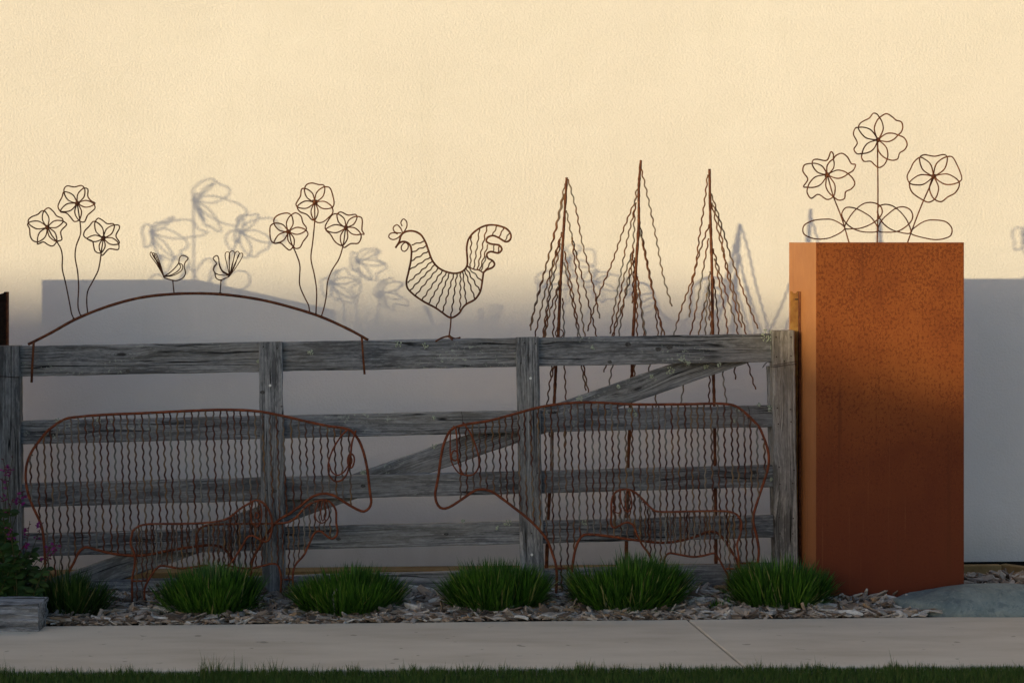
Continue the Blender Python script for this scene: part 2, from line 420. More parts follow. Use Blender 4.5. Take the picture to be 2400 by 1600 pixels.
# ---------------------------------------------------------------- weathering steel columns
def column(dx, dy, label, bar_side):
    c0 = Vector((1.390+dx, 9.75+dy, 0)); an = math.atan(.0615)
    t = thing('steel_column', c0, label, 'column', 'rusty steel columns either side of the gate'); t.rotation_euler.z = an
    W_, D_, H_ = .686, .65, 1.65; th = .004
    def bx(nm, lo, hi, m): 
        o = box(nm, lo, hi, m, t); return o
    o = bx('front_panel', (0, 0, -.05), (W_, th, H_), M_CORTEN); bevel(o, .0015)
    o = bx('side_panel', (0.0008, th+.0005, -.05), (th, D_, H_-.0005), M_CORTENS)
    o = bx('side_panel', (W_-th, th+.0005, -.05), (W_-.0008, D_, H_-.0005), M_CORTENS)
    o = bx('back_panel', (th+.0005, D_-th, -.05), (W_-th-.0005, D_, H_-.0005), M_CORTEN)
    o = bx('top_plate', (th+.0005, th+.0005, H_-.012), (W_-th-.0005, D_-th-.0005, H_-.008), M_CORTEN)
    # slotted hinge bar welded to the flank that faces the gate
    pts = []
    y0, y1, zt = (.385, .445, 1.418) if bar_side < 0 else (.50, .56, 1.418)
    if bar_side < 0: x0, x1 = -.044, -.0005
    else: x0, x1 = W_+.0005, W_+.070
    n_ = 9; wd_ = x1-x0
    prof = [(0,-.03),(0,zt),(.20,zt),(.30,zt-.008),(.52,zt-.010),(.68,zt-.007),(.74,zt),(1,zt),(1,-.03)]
    vs = []
    for y in (y0, y0+.006): vs += [(x0+a*wd_, y, b) for a, b in prof]
    n = len(prof); fs = [tuple(range(n)), tuple(range(2*n-1, n-1, -1))] + [(i, i+n, (i+1) % n+n, (i+1) % n) for i in range(n)]
    me = bpy.data.meshes.new('hinge_bar'); me.from_pydata(vs, [], fs); me.update(); me.materials.append(M_BAR if bar_side < 0 else M_DARKIRON)
    o = bpy.data.objects.new('hinge_bar', me); COL.objects.link(o); o.parent = t
    bx('bar_web', (x1-.007, y0-.030, -.03), (x1, y0-.0005, zt-.001), M_RUSTM)
    tb = Tubes()
    xs = (x0+x1)/2
    tb.add([Vector((xs, y0-.003, zt-.038)), Vector((x1, y0-.003, zt-.038))], .003)
    me = tb.build('bar_pin', M_DARKIRON); me.parent = t
    return t
column(0, 0, 'tall rust-orange steel column standing right of the gate with wire flowers on top', -1)
lc = column(-4.47-.13, -.275, 'rusty steel column at the left edge of the picture, mostly out of frame', 1); lc.scale.x = 1.16

# ---------------------------------------------------------------- wooden gate
gate = thing('wooden_gate', at(950, 1395), 'long weathered grey five-rail timber farm gate with a diagonal brace', 'gate')
GB = gate.location.copy()
def board(name, a, b, ha, hb, off, th, mat, jit=.0014, parent=gate, seed=None, cut=None):
    """board along photo points a->b (centre line), heights ha,hb in photo pixels, front face at frontage offset off"""
    A = at(a[0], a[1], 10+off); B = at(b[0], b[1], 10+off)
    X = (B-A); L = X.length; X.normalize()
    Yd = Vector((-math.sin(yawa), math.cos(yawa), 0)); Yd = (Yd - X*Yd.dot(X)).normalized(); Z = X.cross(Yd)
    n = max(4, int(L/.03)); ring = 8; vs = []; fs = []; sd0 = random.random()*50; bv = .004
    for i in range(n+1):
        x = L*i/n; h = (ha+(hb-ha)*i/n)/FPX*10/2
        j = lambda k: jit*1.6*noise.noise(Vector((x*9+sd0, k*7.3, 0))) + jit*noise.noise(Vector((x*45+sd0, k*3.1, 5)))
        for k, (yy, zz) in enumerate([(0, -h+bv), (0, h-bv), (bv, h), (th-bv, h), (th, h-bv), (th, -h+bv), (th-bv, -h), (bv, -h)]):
            q = j(k//2 if k in (1, 2) else 1 if k in (3, 4) else 3)
            if k in (0, 5, 6, 7): q = j(9)
            vs.append((x, yy + (.3*q if k < 2 else 0), zz+q))
    if cut:                                        # slanted board ends
        for k in range(ring):
            z = vs[k][2]; vs[k] = (vs[k][0]+z*cut[0], vs[k][1], z); e = n*ring+k; z = vs[e][2]; vs[e] = (vs[e][0]+z*cut[1], vs[e][1], z)
    for i in range(n):
        for k in range(ring): k2 = (k+1) % ring; a0 = i*ring; fs.append((a0+k, a0+ring+k, a0+ring+k2, a0+k2))
    fs.append(tuple(range(ring))); fs.append(tuple(n*ring+k for k in range(ring))[::-1])
    me = bpy.data.meshes.new(name); me.from_pydata(vs, [], fs); me.update(); me.materials.append(mat)
    o = bpy.data.objects.new(name, me); COL.objects.link(o)
    mat4 = Matrix(((X.x, Yd.x, Z.x, 0), (X.y, Yd.y, Z.y, 0), (X.z, Yd.z, Z.z, 0), (0, 0, 0, 1)))
    o.parent = parent; o.matrix_basis = Matrix.Translation(A-parent_base(parent)) @ mat4
    return o
random.seed(3)
rails = [((44, 812, 882), (1811, 782, 848)), ((44, 987, 1041), (1811, 950, 1000)), ((46, 1134, 1188), (1815, 1090, 1141)),
         ((48, 1252, 1304), (1819, 1207, 1259)), ((50, 1366, 1420), (1822, 1319, 1373))]
for k, (l, r) in enumerate(rails):
    o = board('rail', (l[0], (l[1]+l[2])/2), (r[0], (r[1]+r[2])/2), l[2]-l[1], r[2]-r[1], .0+.0007*k, .042, M_WOOD)
st = []
st.append(board('stile', (633.5, 801), (642.5, 1405), 54, 55, -.028, .0265, M_WOODV))
st.append(board('stile', (1236, 790), (1248.5, 1398), 53, 56, -.028, .0265, M_WOODV))
st.append(board('stile', (1836, 775), (1845, 1392), 53, 55, -.032, .085, M_POST))
st.append(board('stile', (17, 811), (23, 1420), 54, 56, -.032, .085, M_WOODV))
board('stile', (1808, 858), (1822, 1392), 20, 20, .045, .03, M_WOODV)
board('brace', (140, 1379), (1752, 821), 56, 56, .0455, .035, M_WOOD, cut=(-.35, .35))
# pale discs drawn in place of see-through holes, and nails
def disc(x, y, r, off, mat, name, par, th=.003):
    c = at(x, y, 10+off); tb = Tubes(); tb.add([c+Vector((0, th, 0)), c-Vector((0, th, 0))], r, 10, rough=0)
    return new_obj(name, [q for q in tb.v], tb.f, mat, par, False, None)
# board parts carry rotation, so discs are children of the gate itself
for x, y in ((633, 903), (1243.5, 886), (1246.5, 1299)): disc(x, y, .0062, -.0295, M_HOLE, 'hole_disc', gate)
for x, y in ((1819, 790), (1854, 790), (1820, 836), (1854, 834), (1838, 846), (1822, 956), (1853, 959), (1824, 993), (1854, 988), (1826, 1094), (1861, 1101),
             (1828, 1134), (1858, 1132), (1826, 1212), (1859, 1214), (1828, 1250), (1858, 1250), (1229, 803), (1255, 805), (1237, 832), (1221, 851), (1258, 969),
             (1241, 988), (1225, 1006), (1260, 1108), (1246, 1129), (1246, 1249), (1232, 1269), (618, 812), (650, 816), (618, 976), (654, 1010), (624, 1148), (626, 1268), (657, 1260)):
    disc(x, y, .0032, -.0335 if x > 1700 else -.0290, M_DARKIRON, 'nail', gate, .002)
# knots
M_KNOT = mat_plain('knot wood', (.022,.019,.018), (.11,.10,.095), 140)
def knot(x, y, r, off):
    c = at(x, y, 10+off); tb = Tubes(); a0 = random.random()*9; n = 14
    rim = [(1+.22*noise.noise(Vector((math.cos(k*6.283/n)*1.5+a0, math.sin(k*6.283/n)*1.5, 0)))) for k in range(n)]
    vs = [c+Vector((math.cos(k*6.283/n)*r*1.15*rim[k], 0, math.sin(k*6.283/n)*r*.8*rim[k])) for k in range(n)]
    vs = [q-Vector((0, .0012, 0)) for q in vs]+[c+(q-c)*1.02+Vector((0, .002, 0)) for q in vs]
    return new_obj('knot', vs, [tuple(range(n))]+[(k, k+n, (k+1) % n+n, (k+1) % n) for k in range(n)], M_KNOT, gate)
for x, y, r in ((615, 919, .010), (642, 1150, .012), (660, 952, .005)): knot(x, y, r, -.0287)
for x, y, r in ((1429, 848, .009), (1472, 807, .013), (1543, 818, .013), (1569, 813, .013), (300, 869, .009), (851, 1138, .010), (793, 1262, .010), (1046, 1251, .009)):
    knot(x, y, r, -.0008)
# lichen clumps
def lichen(x, y, r, off):
    c = at(x, y, 10+off); tb = Tubes()
    for _ in range(int(26*r/10)):
        a = random.uniform(0, 6.28); d = r*random.random()**.6*.002
        tb.blob(c+Vector((math.cos(a)*d, random.uniform(-.002, .001), math.sin(a)*d)), random.uniform(.0018, .004), (1, .6, 1))
    return tb.build('lichen', M_LICHEN, gate)
for x, y, r in ((932, 805, 9), (996, 810, 7), (727, 826, 7), (1797, 785, 16), (1810, 815, 6), (1600, 840, 9), (1612, 850, 8), (1570, 868, 11), (1527, 882, 5), (1450, 905, 5), (1018, 1047, 7),
                (1016, 978, 5), (1390, 814, 5), (1358, 934, 8), (1320, 1050, 0), (852, 1106, 7), (1480, 962, 8), (1720, 986, 6), (1805, 957, 8), (1808, 1122, 5), (1190, 1228, 10), (1164, 1236, 5), (1450, 1128, 5),
                (1640, 1100, 5), (1370, 1224, 6), (135, 985, 6), (230, 984, 5), (605, 845, 4), (1655, 860, 6), (1685, 855, 5), (1490, 972, 5), (1600, 968, 5), (1730, 960, 5), (1778, 948, 5), (1085, 1221, 5)):
    if r: lichen(x, y, r, -.003 if not (1520 < x < 1700 and y > 855 or x in (1450, 1018, 852)) else .042)
# tie wires
tb = Tubes()
for y0, y1 in ((856, 847), (860, 853)):
    tb.add(spline([at(1806, y0, 9.99), at(1812, y0, 9.958), at(1835, (y0+y1)/2, 9.955), at(1862, y1, 9.958), at(1868, y1, 10.0)]), .0014, 5)
tb.add(spline([at(1808, 849, 9.99), at(1795, 850, 9.99), at(1789, 858, 9.99), at(1787, 862, 9.99), at(1793, 855, 9.99), at(1797, 850, 9.99)]), .0014, 5)
tb.build('tie_wire', M_DARKIRON, gate)
tb = Tubes(); tb.add(spline([at(-14, 882, 9.95), at(10, 882, 9.955), at(38, 884, 9.955), at(46, 883, 9.975)]), .002, 5); tb.build('tie_wire', M_DARKIRON, gate)
tb = Tubes(); tb.add(spline([at(1752, 950, 9.99), at(1757, 965, 9.988), at(1754, 985, 9.988), at(1753, 1003, 9.99)]), .0014, 5)
tb.add(spline([at(1081, 964, 9.99), at(1084, 978, 9.99), at(1083, 995, 9.985)]), .0012, 5); tb.build('tie_wire', M_DARKIRON, gate)

# ---------------------------------------------------------------- wire flowers
C1 = lambda p: (p[0]/3.92, 400+p[1]/3.92)
C2 = lambda p: (500+p[0]/3.357, 400+p[1]/3.357)
C3 = lambda p: (1150+p[0]/3.357, 350+p[1]/3.357)
C4 = lambda p: (1800+p[0]/3.92, 230+p[1]/3.92)
def flower(cr, ctr, tips, outer, stem, Y0, r, parent, mat, cup=.035, name='flower', seed=0):
    rs = random.Random(seed); c = cr(ctr); cw = at(*c, Y0)
    allr = [math.hypot(cr(t)[0]-c[0], cr(t)[1]-c[1]) for t in tips]; RR = max(allr)*1.12
    root = Tubes(); root.blob(cw, r*3.2, (1.1, 1, 1.1))
    for _ in range(3):
        root.add(spline([cw+Vector((rs.uniform(-1,1), rs.uniform(-1,1), rs.uniform(-1,1)))*r*3.5 for _ in range(4)]), r*.8, 5)
    fl = root.build(name, mat, parent)
    n = len(tips)
    for i in range(n):
        t0, t1 = cr(tips[i]), cr(tips[(i+1) % n])
        tilt = rs.uniform(.45, 1.55)*cup; skew = rs.uniform(-.5, .5)*cup
        P2 = []
        def far(t, sgn):
            dx, dy = t[0]-c[0], t[1]-c[1]; k = .21
            return [(c[0]+dx*q - dy*k*w*sgn, c[1]+dy*q + dx*k*w*sgn) for q, w in ((.22, .55), (.5, .95), (.8, .62))]
        # cross product sign: is going tip i -> tip i+1 clockwise on screen?
        cr_ = (t0[0]-c[0])*(t1[1]-c[1])-(t0[1]-c[1])*(t1[0]-c[0]); sg = -1 if cr_ > 0 else 1
        P2 += [c] + far(t0, sg) + [t0] + [cr(p) for p in outer[i]] + [t1] + far(t1, -sg)[::-1] + [c]
        W = []
        for j, p in enumerate(P2):
            rr = math.hypot(p[0]-c[0], p[1]-c[1])/RR; s = j/(len(P2)-1)*2-1
            W.append(at(p[0], p[1], Y0 - tilt*rr**1.3 + skew*s*rr))
        tb = Tubes(); tb.add(spline(W, seg=.006), r, 6); tb.build('petal', mat, fl)
    tb = Tubes(); sp = [at(*cr(p), Y0+.004) for p in stem]; tb.add(spline(sp, seg=.012), r*1.05, 6); tb.build('stem', mat, fl)
    return fl
F1 = ((435,520), [(405,370),(580,465),(520,650),(345,655),(260,480)],
      [[(445,342),(490,375),(520,415),(572,440)],[(612,492),(558,560),(567,635),(540,645)],[(485,692),(440,680),(400,655),(343,675)],[(300,640),(278,600),(270,530),(253,495)],[(262,450),(290,425),(350,400),(380,372)]],
      [(440,525),(480,600),(520,650),(560,720),(573,790),(572,900),(600,1020),(640,1220),(660,1320),(682,1365)])
F2 = ((710,300), [(775,160),(865,310),(725,455),(555,372),(588,195)],
      [[(805,168),(808,240),(840,280),(874,298)],[(873,345),(845,375),(805,410),(775,470),(750,472)],[(685,468),(650,430),(610,390),(558,380)],[(533,335),(545,290),(570,240),(580,205)],[(590,165),(612,142),(685,150),(750,137)]],
      [(712,315),(738,500),(740,580),(700,690),(690,790),(712,920),(722,1060),(718,1260),(742,1335)])
F3 = ((950,620), [(875,468),(1050,500),(1090,672),(928,755),(800,625)],
      [[(903,437),(940,455),(985,487),(1040,488)],[(1093,503),(1098,525),(1065,600),(1098,660)],[(1088,722),(1000,720),(960,760),(937,780)],[(905,757),(875,740),(862,700),(850,650)],[(770,600),(775,560),(820,510),(855,468)]],
      [(948,630),(928,765),(920,830),(900,920),(850,1020),(805,1110),(797,1220),(806,1305)])
F4 = ((590,480), [(612,350),(728,468),(630,595),(478,570),(478,415)],
      [[(650,332),(690,360),(705,410),(732,450)],[(745,500),(705,560),(680,605),(648,612)],[(600,625),(570,605),(530,570)],[(455,550),(445,490),(450,435)],[(478,380),(510,350),(585,334)]],
      [(598,490),(615,570),(650,650),(680,740),(680,900),(720,1000),(750,1060),(757,1110)])
F5 = ((798,250), [(718,140),(875,128),(935,290),(795,390),(660,285)],
      [[(735,110),(775,98),(830,110),(865,113)],[(915,135),(938,190),(950,255),(945,278)],[(940,330),(905,370),(860,405),(820,408)],[(775,385),(735,345),(680,322)],[(650,265),(685,200),(695,145)]],
      [(797,262),(797,400),(782,560),(768,690),(795,820),(812,940),(807,1130)])
F6 = ((1043,448), [(975,340),(1130,360),(1160,500),(1015,590),(885,465)],
      [[(1000,325),(1060,350),(1120,345)],[(1165,370),(1172,400),(1170,470),(1187,500)],[(1162,530),(1140,570),(1080,575),(1028,605)],[(985,580),(955,555),(920,500)],[(880,440),(905,390),(940,345)]],
      [(1040,455),(1020,590),(990,690),(930,790),(900,870),(888,990),(870,1080),(850,1145)])
F7 = ((545,705), [(600,560),(735,695),(600,905),(365,820),(405,600)],
      [[(620,532),(680,508),(728,540),(765,602),(803,612),(785,662)],[(780,740),(797,790),(765,835),(715,860),(700,925),(650,938)],[(545,932),(465,885),(392,920),(360,870)],[(327,815),(365,745),(320,670),(332,618)],[(415,570),(450,562),(540,572),(580,492),(600,515)]],
      [(550,725),(600,900),(680,1110),(748,1340)])
F8 = ((1010,385), [(1025,180),(1195,340),(1095,560),(865,510),(830,270)],
      [[(1090,145),(1150,180),(1175,203),(1225,220),(1238,270),(1222,315)],[(1255,370),(1278,430),(1255,475),(1210,505),(1190,560),(1150,572)],[(1060,620),(1015,638),(975,610),(945,582),(880,580),(860,548)],[(815,510),(790,475),(820,410),(785,330),(800,280)],[(845,235),(880,210),(930,185),(968,140),(1000,148)]],
      [(1005,395),(1010,900),(1003,1340)])
F9 = ((1520,720), [(1395,545),(1645,540),(1755,770),(1530,930),(1300,780)],
      [[(1430,522),(1530,535),(1620,520)],[(1690,540),(1735,610),(1780,745)],[(1755,810),(1720,870),(1650,910),(1590,952)],[(1475,957),(1420,935),(1320,860)],[(1278,720),(1310,650),(1340,590)]],
      [(1520,735),(1400,1010),(1320,1220),(1278,1340)])

YA = 9.955
arch = thing('flower_arch', at(460, 795, YA), 'rusty metal arch with two birds and six wire flowers straddling the left of the gate', 'garden sculpture')
apts = [(66,807),(82,799),(121,779),(176,748.5),(255,717),(332,697),(398,689.5),(459,687.5),(523,690),(604,701),(679,719),(753,742.6),(828,777),(863,797)]
tb = Tubes(); tb.add(spline([at(*p, YA) for p in apts], seg=.02), .0066, 8); tb.build('arch_bar', M_RUSTM, arch)
tb = Tubes(); tb.add([at(79,801,YA-.008), at(76,850,YA-.008), at(74,896,YA-.008)], .0058, 8); tb.build('leg', M_RUSTM, arch)
tb = Tubes(); tb.add([at(848,790,YA-.008), at(851,835,YA-.008), at(854.5,877,YA-.008)], .0052, 8); tb.build('leg', M_RUSTM, arch)
for k, F in enumerate((F1, F2, F3)): flower(C1, *F, YA, .0031, arch, M_RUSTD, .045, seed=k+1)
for k, F in enumerate((F4, F5, F6)): flower(C2, *F, YA, .0032, arch, M_RUSTM, .045, seed=k+4)
tb = Tubes()
for p in ((173,747),(190,740),(206,734)): tb.blob(at(*p, YA), .006)
for p in ((725,731),(740,736),(753,741)): tb.blob(at(*p, YA), .006)
tb.build('weld', M_RUSTD, arch)
def wire(tb, cr, pts, Y0, r, closed=False, sides=6, seg=.006): tb.add(spline([at(*cr(p), Y0) for p in pts], closed, seg), r, sides, closed)
def bird(body, wings, tails, leg, seedy):
    tb = Tubes(); wire(tb, C1, body, YA, .0030, True); b = tb.build('bird', M_RUSTD, arch)
    for k, wg in enumerate(wings): tb = Tubes(); wire(tb, C1, wg, YA-.006*(1-2*k), .0026); tb.build('wing', M_RUSTD, b)
    tb = Tubes()
    for tl in tails: wire(tb, C1, tl, YA, .0023)
    tb.build('tail', M_RUSTD, b)
    tb = Tubes(); wire(tb, C1, leg, YA, .003); tb.blob(at(*C1(leg[-1]), YA), .006, (1.5,1,.7)); tb.blob(at(*C1(leg[0]), YA), .005); tb.build('leg', M_RUSTD, b)
bird([(1502,975),(1560,1000),(1620,1011),(1680,985),(1705,940),(1692,880),(1702,840),(1729,806),(1700,782),(1670,780),(1650,800),(1640,850),(1600,900),(1550,945)],
     [[(1645,848),(1677,868),(1672,910),(1630,945),(1560,970),(1505,973)],[(1645,855),(1660,880),(1640,915),(1590,950),(1540,966),(1503,970)]],
     [[(1505,972),(1440,860),(1378,765),(1388,748),(1450,860),(1505,970)],[(1505,972),(1455,860),(1400,765),(1412,755),(1465,860),(1507,970)],
      [(1506,972),(1462,870),(1418,772),(1432,762),(1448,790),(1480,880),(1507,970)]], [(1588,1010),(1593,1070),(1600,1130)], 1)
bird([(2110,965),(2060,992),(2020,1005),(1985,985),(1974,940),(1960,905),(1970,875),(1992,852),(1975,830),(1957,806),(1975,785),(1993,780),(2008,800),(2014,850),(2045,920),(2105,955)],
     [[(1994,855),(1966,890),(1968,930),(2000,952),(2050,960),(2105,963)],[(2012,855),(2022,890),(2050,935),(2105,962)]],
     [[(2108,962),(2085,860),(2068,770),(2082,746),(2106,752),(2106,860),(2108,960)],[(2109,962),(2108,860),(2110,755),(2135,736),(2156,752),(2130,870),(2110,962)],
      [(2110,962),(2136,870),(2160,758),(2180,740),(2198,756),(2150,870),(2111,962)],[(2111,962),(2155,880),(2198,765),(2226,758),(2231,775),(2180,870),(2112,964)]],
     [(2030,1008),(2027,1060),(2022,1125)], 2)

# ---------------------------------------------------------------- bouquets on the columns
YB = 9.93
bq = thing('wire_flower_bouquet', at(*C4((1005,1340)), YB), 'bouquet of three large wire flowers and looped leaves on the right rusty column', 'garden sculpture')
for k, F in enumerate((F7, F8, F9)): flower(C4, *F, YB, .0033, bq, M_RUSTM, .095, seed=k+20)
leaves = [[(705,1195),(600,1120),(510,1113),(400,1130),(325,1180),(325,1240),(400,1285),(490,1295),(590,1275)],
 [(705,1195),(740,1110),(800,1030),(880,970),(960,960),(1030,990),(1050,1040),(1030,1090),(960,1150),(850,1195),(790,1200)],
 [(1010,1218),(960,1110),(880,1050),(780,1007),(710,1010),(678,1060),(690,1110),(740,1170),(820,1215),(920,1232)],
 [(1012,1218),(1040,1130),(1110,1060),(1180,1010),(1250,1000),(1310,1030),(1330,1090),(1300,1150),(1200,1220),(1100,1232)],
 [(1310,1237),(1280,1130),(1200,1030),(1130,985),(1060,978),(1015,1000),(1010,1060),(1050,1140),(1120,1200),(1200,1230)],
 [(1310,1237),(1380,1165),(1460,1125),(1540,1120),(1640,1140),(1690,1200),(1680,1260),(1620,1290),(1540,1300),(1440,1285)]]
for k, lf in enumerate(leaves):
    d = (.0, .012, -.012, .012, -.012, 0)[k]
    c = lf[0]; W = []
    for p in lf:
        q = math.hypot(p[0]-c[0], p[1]-c[1])/380
        W.append(at(*C4(p), YB + d - .09*q*q*(1 if k in (0, 2, 4) else -.4)))
    tb = Tubes(); tb.add(spline(W, True), .0032, 6, True); tb.build('leaf', M_RUSTM, bq)
tb = Tubes()
for p in ((685,1113),(803,1205),(1005,1045),(1005,1125),(1178,1015),(1203,1220)):
    c = at(*C4(p), YB); tb.add([c+Vector((-.004,-.003,-.004)), c+Vector((.004,-.003,.005))], .0014, 5); tb.add([c+Vector((-.004,-.003,.003)), c+Vector((.004,-.003,-.003))], .0012, 5)
tb.build('wire_tie', M_RUSTM, bq)
def copy_tree(o, parent=None):
    c = o.copy(); COL.objects.link(c); c.parent = parent
    for ch in list(o.children): copy_tree(ch, c)
    return c
bq2 = copy_tree(bq); bq2.location = bq.location + Vector((-4.50, -.18, 0)); bq2.rotation_euler.z = R(5)
bq2['label'] = 'bouquet of wire flowers on the left rusty column, beyond the left picture edge'

# ---------------------------------------------------------------- rooster
YR = 10.015
ro = thing('wire_rooster', at(*C2((1850,1340)), YR), 'rusty wire rooster outline standing on the top rail mid-gate', 'garden sculpture')
def W2(pts, r, name, mat, par=ro, closed=False, Y0=YR):
    tb = Tubes(); wire(tb, C2, pts, Y0, r, closed); return tb.build(name, mat, par)
W2([(1432,608),(1460,572),(1490,558),(1520,562),(1545,582),(1558,622),(1555,700),(1535,800),(1520,870),(1526,920),(1562,962),(1640,1020),(1750,1080),(1800,1115),(1850,1150),(1880,1155),(1935,1120),(1960,1080),(1990,1050),(2060,1010),(2100,950),(2116,870),(2125,802)], .0052, 'body_outline', M_RUSTM)
W2([(1435,605),(1462,560),(1478,508),(1510,482),(1570,475),(1630,502),(1668,560),(1690,620),(1722,705),(1770,762),(1840,797),(1910,807),(1965,788),(1996,745),(1994,600),(2010,535),(2050,485),(2120,440),(2180,427),(2250,435),(2310,460),(2340,500),(2337,540),(2305,560),(2245,528),(2200,511),(2155,528),(2148,556),(2180,575),(2250,588),(2270,618),(2245,647),(2180,637),(2152,655),(2160,688),(2195,706),(2213,738),(2195,762),(2150,780),(2122,803)], .0052, 'back_outline', M_RUSTM)
W2([(1998,748),(2030,768),(2060,778),(2085,780),(2122,803)], .0036, 'tail_root', M_RUSTM)
W2([(1490,492),(1478,460),(1445,426),(1415,448),(1425,480),(1450,490),(1480,490)], .0033, 'comb', M_RUSTM)
W2([(1486,437),(1475,410),(1495,380),(1520,400),(1522,440),(1502,478),(1490,492)], .0033, 'comb', M_RUSTM)
W2([(1450,500),(1430,489),(1390,497),(1380,522),(1410,542),(1450,530),(1488,490)], .0033, 'comb', M_RUSTM)
W2([(1512,565),(1482,590),(1480,620),(1502,636),(1530,612),(1532,582)], .0033, 'wattle', M_RUSTM, closed=True)
ribs = [((1660,555),(1560,585)),((1675,592),(1562,642)),((1690,635),(1557,712)),((1708,680),(1545,780)),((1722,712),(1528,880)),((1742,740),(1548,945)),((1770,765),(1590,985)),((1803,785),(1640,1018)),((1835,797),(1695,1048)),
        ((1860,800),(1750,1078)),((1893,806),(1803,1110)),((1918,806),(1868,1152)),((1945,800),(1942,1110)),((1962,792),(1993,1048)),((1978,785),(2060,1008)),((1990,772),(2098,942)),((2000,756),(2112,865)),
        ((2030,510),(2018,760)),((2095,458),(2050,772)),((2155,433),(2080,780)),((2160,580),(2092,784)),((2232,433),(2195,512)),((2285,455),(2245,527)),((2332,490),(2290,556)),((2152,660),(2104,790)),((2192,708),(2135,792)),((2210,582),(2202,636)),((2250,592),(2240,645))]
for a, b in ribs:
    tb = Tubes(); tb.add(wavy(at(*C2(a), YR), at(*C2(b), YR), .0026, .040), .0035, 6); tb.build('rib', M_RIBT if a[0] > 1990 else M_RUSTD, ro)
W2([(1870,1152),(1866,1220),(1855,1300)], .0040, 'leg', M_RUSTM)
tb = Tubes(); tb.add(spline([at(*C2((1750,1342)), YR-.05), at(*C2((1790,1318)), YR-.03), at(*C2((1855,1303)), YR), at(*C2((1900,1322)), YR+.0), at(*C2((1942,1312)), YR+.02)]), .0045, 6)
tb.add(spline([at(*C2((1855,1303)), YR), at(*C2((1880,1330)), YR-.04)]), .004, 6); tb.blob(at(*C2((1858,1303)), YR), .008); tb.build('foot', M_RUSTM, ro)

# ---------------------------------------------------------------- three wire cone trees behind the gate
def tree(pole, branches, Y0, label, seed, Rm=.15):
    rs = random.Random(seed)
    t = thing('wire_tree', at(*pole[-1], Y0), label, 'garden sculpture', 'rusty wire cone trees behind the gate')
    ps = [at(*p, Y0) for p in pole]
    ps.append(Vector((ps[-1].x, ps[-1].y, -.06))) if ps[-1].z > -.05 else None
    tb = Tubes(); tb.add(spline(ps, seg=.012), .0066, 9, r1=.0092, rough=.35); tb.build('pole', M_RUSTM, t)
    for k, b in enumerate(branches):
        n = len(b); L = math.hypot(b[-1][0]-b[0][0], b[-1][1]-b[0][1])/500
        dxm = abs(b[-1][0]-b[0][0])/500; rad = min(Rm, L*.30)
        dy = math.sqrt(max(rad*rad-dxm*dxm, .0004))*(1 if k % 2 else -1)*rs.uniform(.7, 1)
        L_ = [0]
        for p, q in zip(b, b[1:]): L_.append(L_[-1]+math.hypot(p[0]-q[0], p[1]-q[1]))
        W = [at(p[0], p[1], Y0+dy*(l/L_[-1])) for p, l in zip(b, L_)]
        tb = Tubes(); tb.add(wavy(W[0], W[-1], 0.0030, .049, via=W[1:-1]), .0039, 6); tb.build('branch', M_RIBT, t)
    return t
c3 = lambda *ps: [C3(p) for p in ps]
e = [ (1289,859),(1283,946),(1285,1000) ]
T1b = [c3((610,235),(680,500),(715,710),(800,1050),(857,1330)), c3((585,270),(530,540),(440,900),(308,1390)), c3((580,350),(535,545),(452,860),(345,1250),(315,1425)),
       c3((595,480),(635,660),(690,880),(770,1220),(845,1520)), c3((640,690),(655,830),(670,950),(710,1250),(752,1560)), c3((560,650),(515,810),(440,1080),(330,1530)),
       c3((550,710),(490,920),(440,1250),(400,1560)), c3((548,740),(520,880),(465,1150),(420,1500)), c3((580,800),(635,1050),(690,1400))+[(1367,858),(1380,925)],
       c3((578,890),(625,1130),(685,1440))+[(1366,870),(1374,915)], c3((540,1030),(500,1300),(490,1480))+[(1291,880),(1283,946),(1289,1024)], c3((530,1080),(470,1270),(428,1480)),
       c3((565,1170),(575,1400))+[(1323,859),(1327,939),(1325,1060)], c3((545,1150),(530,1400))+[(1297,865),(1293,884)]]
tree([C3(p) for p in ((598,222),(588,400),(570,700),(548,1080),(532,1475))]+[(1303,859),(1299,943),(1294,1015),(1293,1104),(1288,1159),(1281,1330)], T1b, 10.22,
     'leftmost and shortest of the three rusty wire cone trees behind the gate, near its middle', 1)
tb = Tubes(); tb.add(spline([at(1311+9.5*math.cos(k*.785), 781+9.5*math.sin(k*.785), 10.17) for k in range(8)], True), .0028, 6, True); tb.build('ring', M_RUSTM, bpy.data.objects['wire_tree'])
T2b = [c3((1185,155),(1250,440),(1310,740),(1360,1010),(1427,1235)), c3((1150,370),(1040,640),(960,880),(830,1200),(762,1430)), c3((1145,420),(1080,680),(1010,1050),(940,1450)),
       c3((1160,520),(1220,830),(1280,1130),(1322,1500)), c3((1175,640),(1240,940),(1300,1230),(1378,1500)), c3((1125,780),(1050,1000),(1000,1270),(940,1560)), c3((1120,830),(1070,1080),(1000,1500))+[(1434,858),(1427,905)],
       c3((1130,850),(1112,1210)), c3((1155,1000),(1190,1250),(1228,1520)), c3((1160,1050),(1190,1300),(1212,1500)), c3((1150,1100),(1148,1480))+[(1487,858),(1487,885)],
       c3((1190,700),(1260,1060),(1345,1500))+[(1520,860),(1536,925),(1538,960)], c3((1165,300),(1145,340),(1100,450),(1075,700))[:2]+c3((1120,800),(1100,1000),(960,1480))+[(1415,872)]]
tree([C3(p) for p in ((1182,85),(1166,300),(1165,600),(1145,900),(1130,1300),(1120,1470))]+[(1482,856),(1478,953),(1472,1099),(1468,1300)], T2b, 10.20,
     'middle and tallest of the three rusty wire cone trees behind the gate', 2)
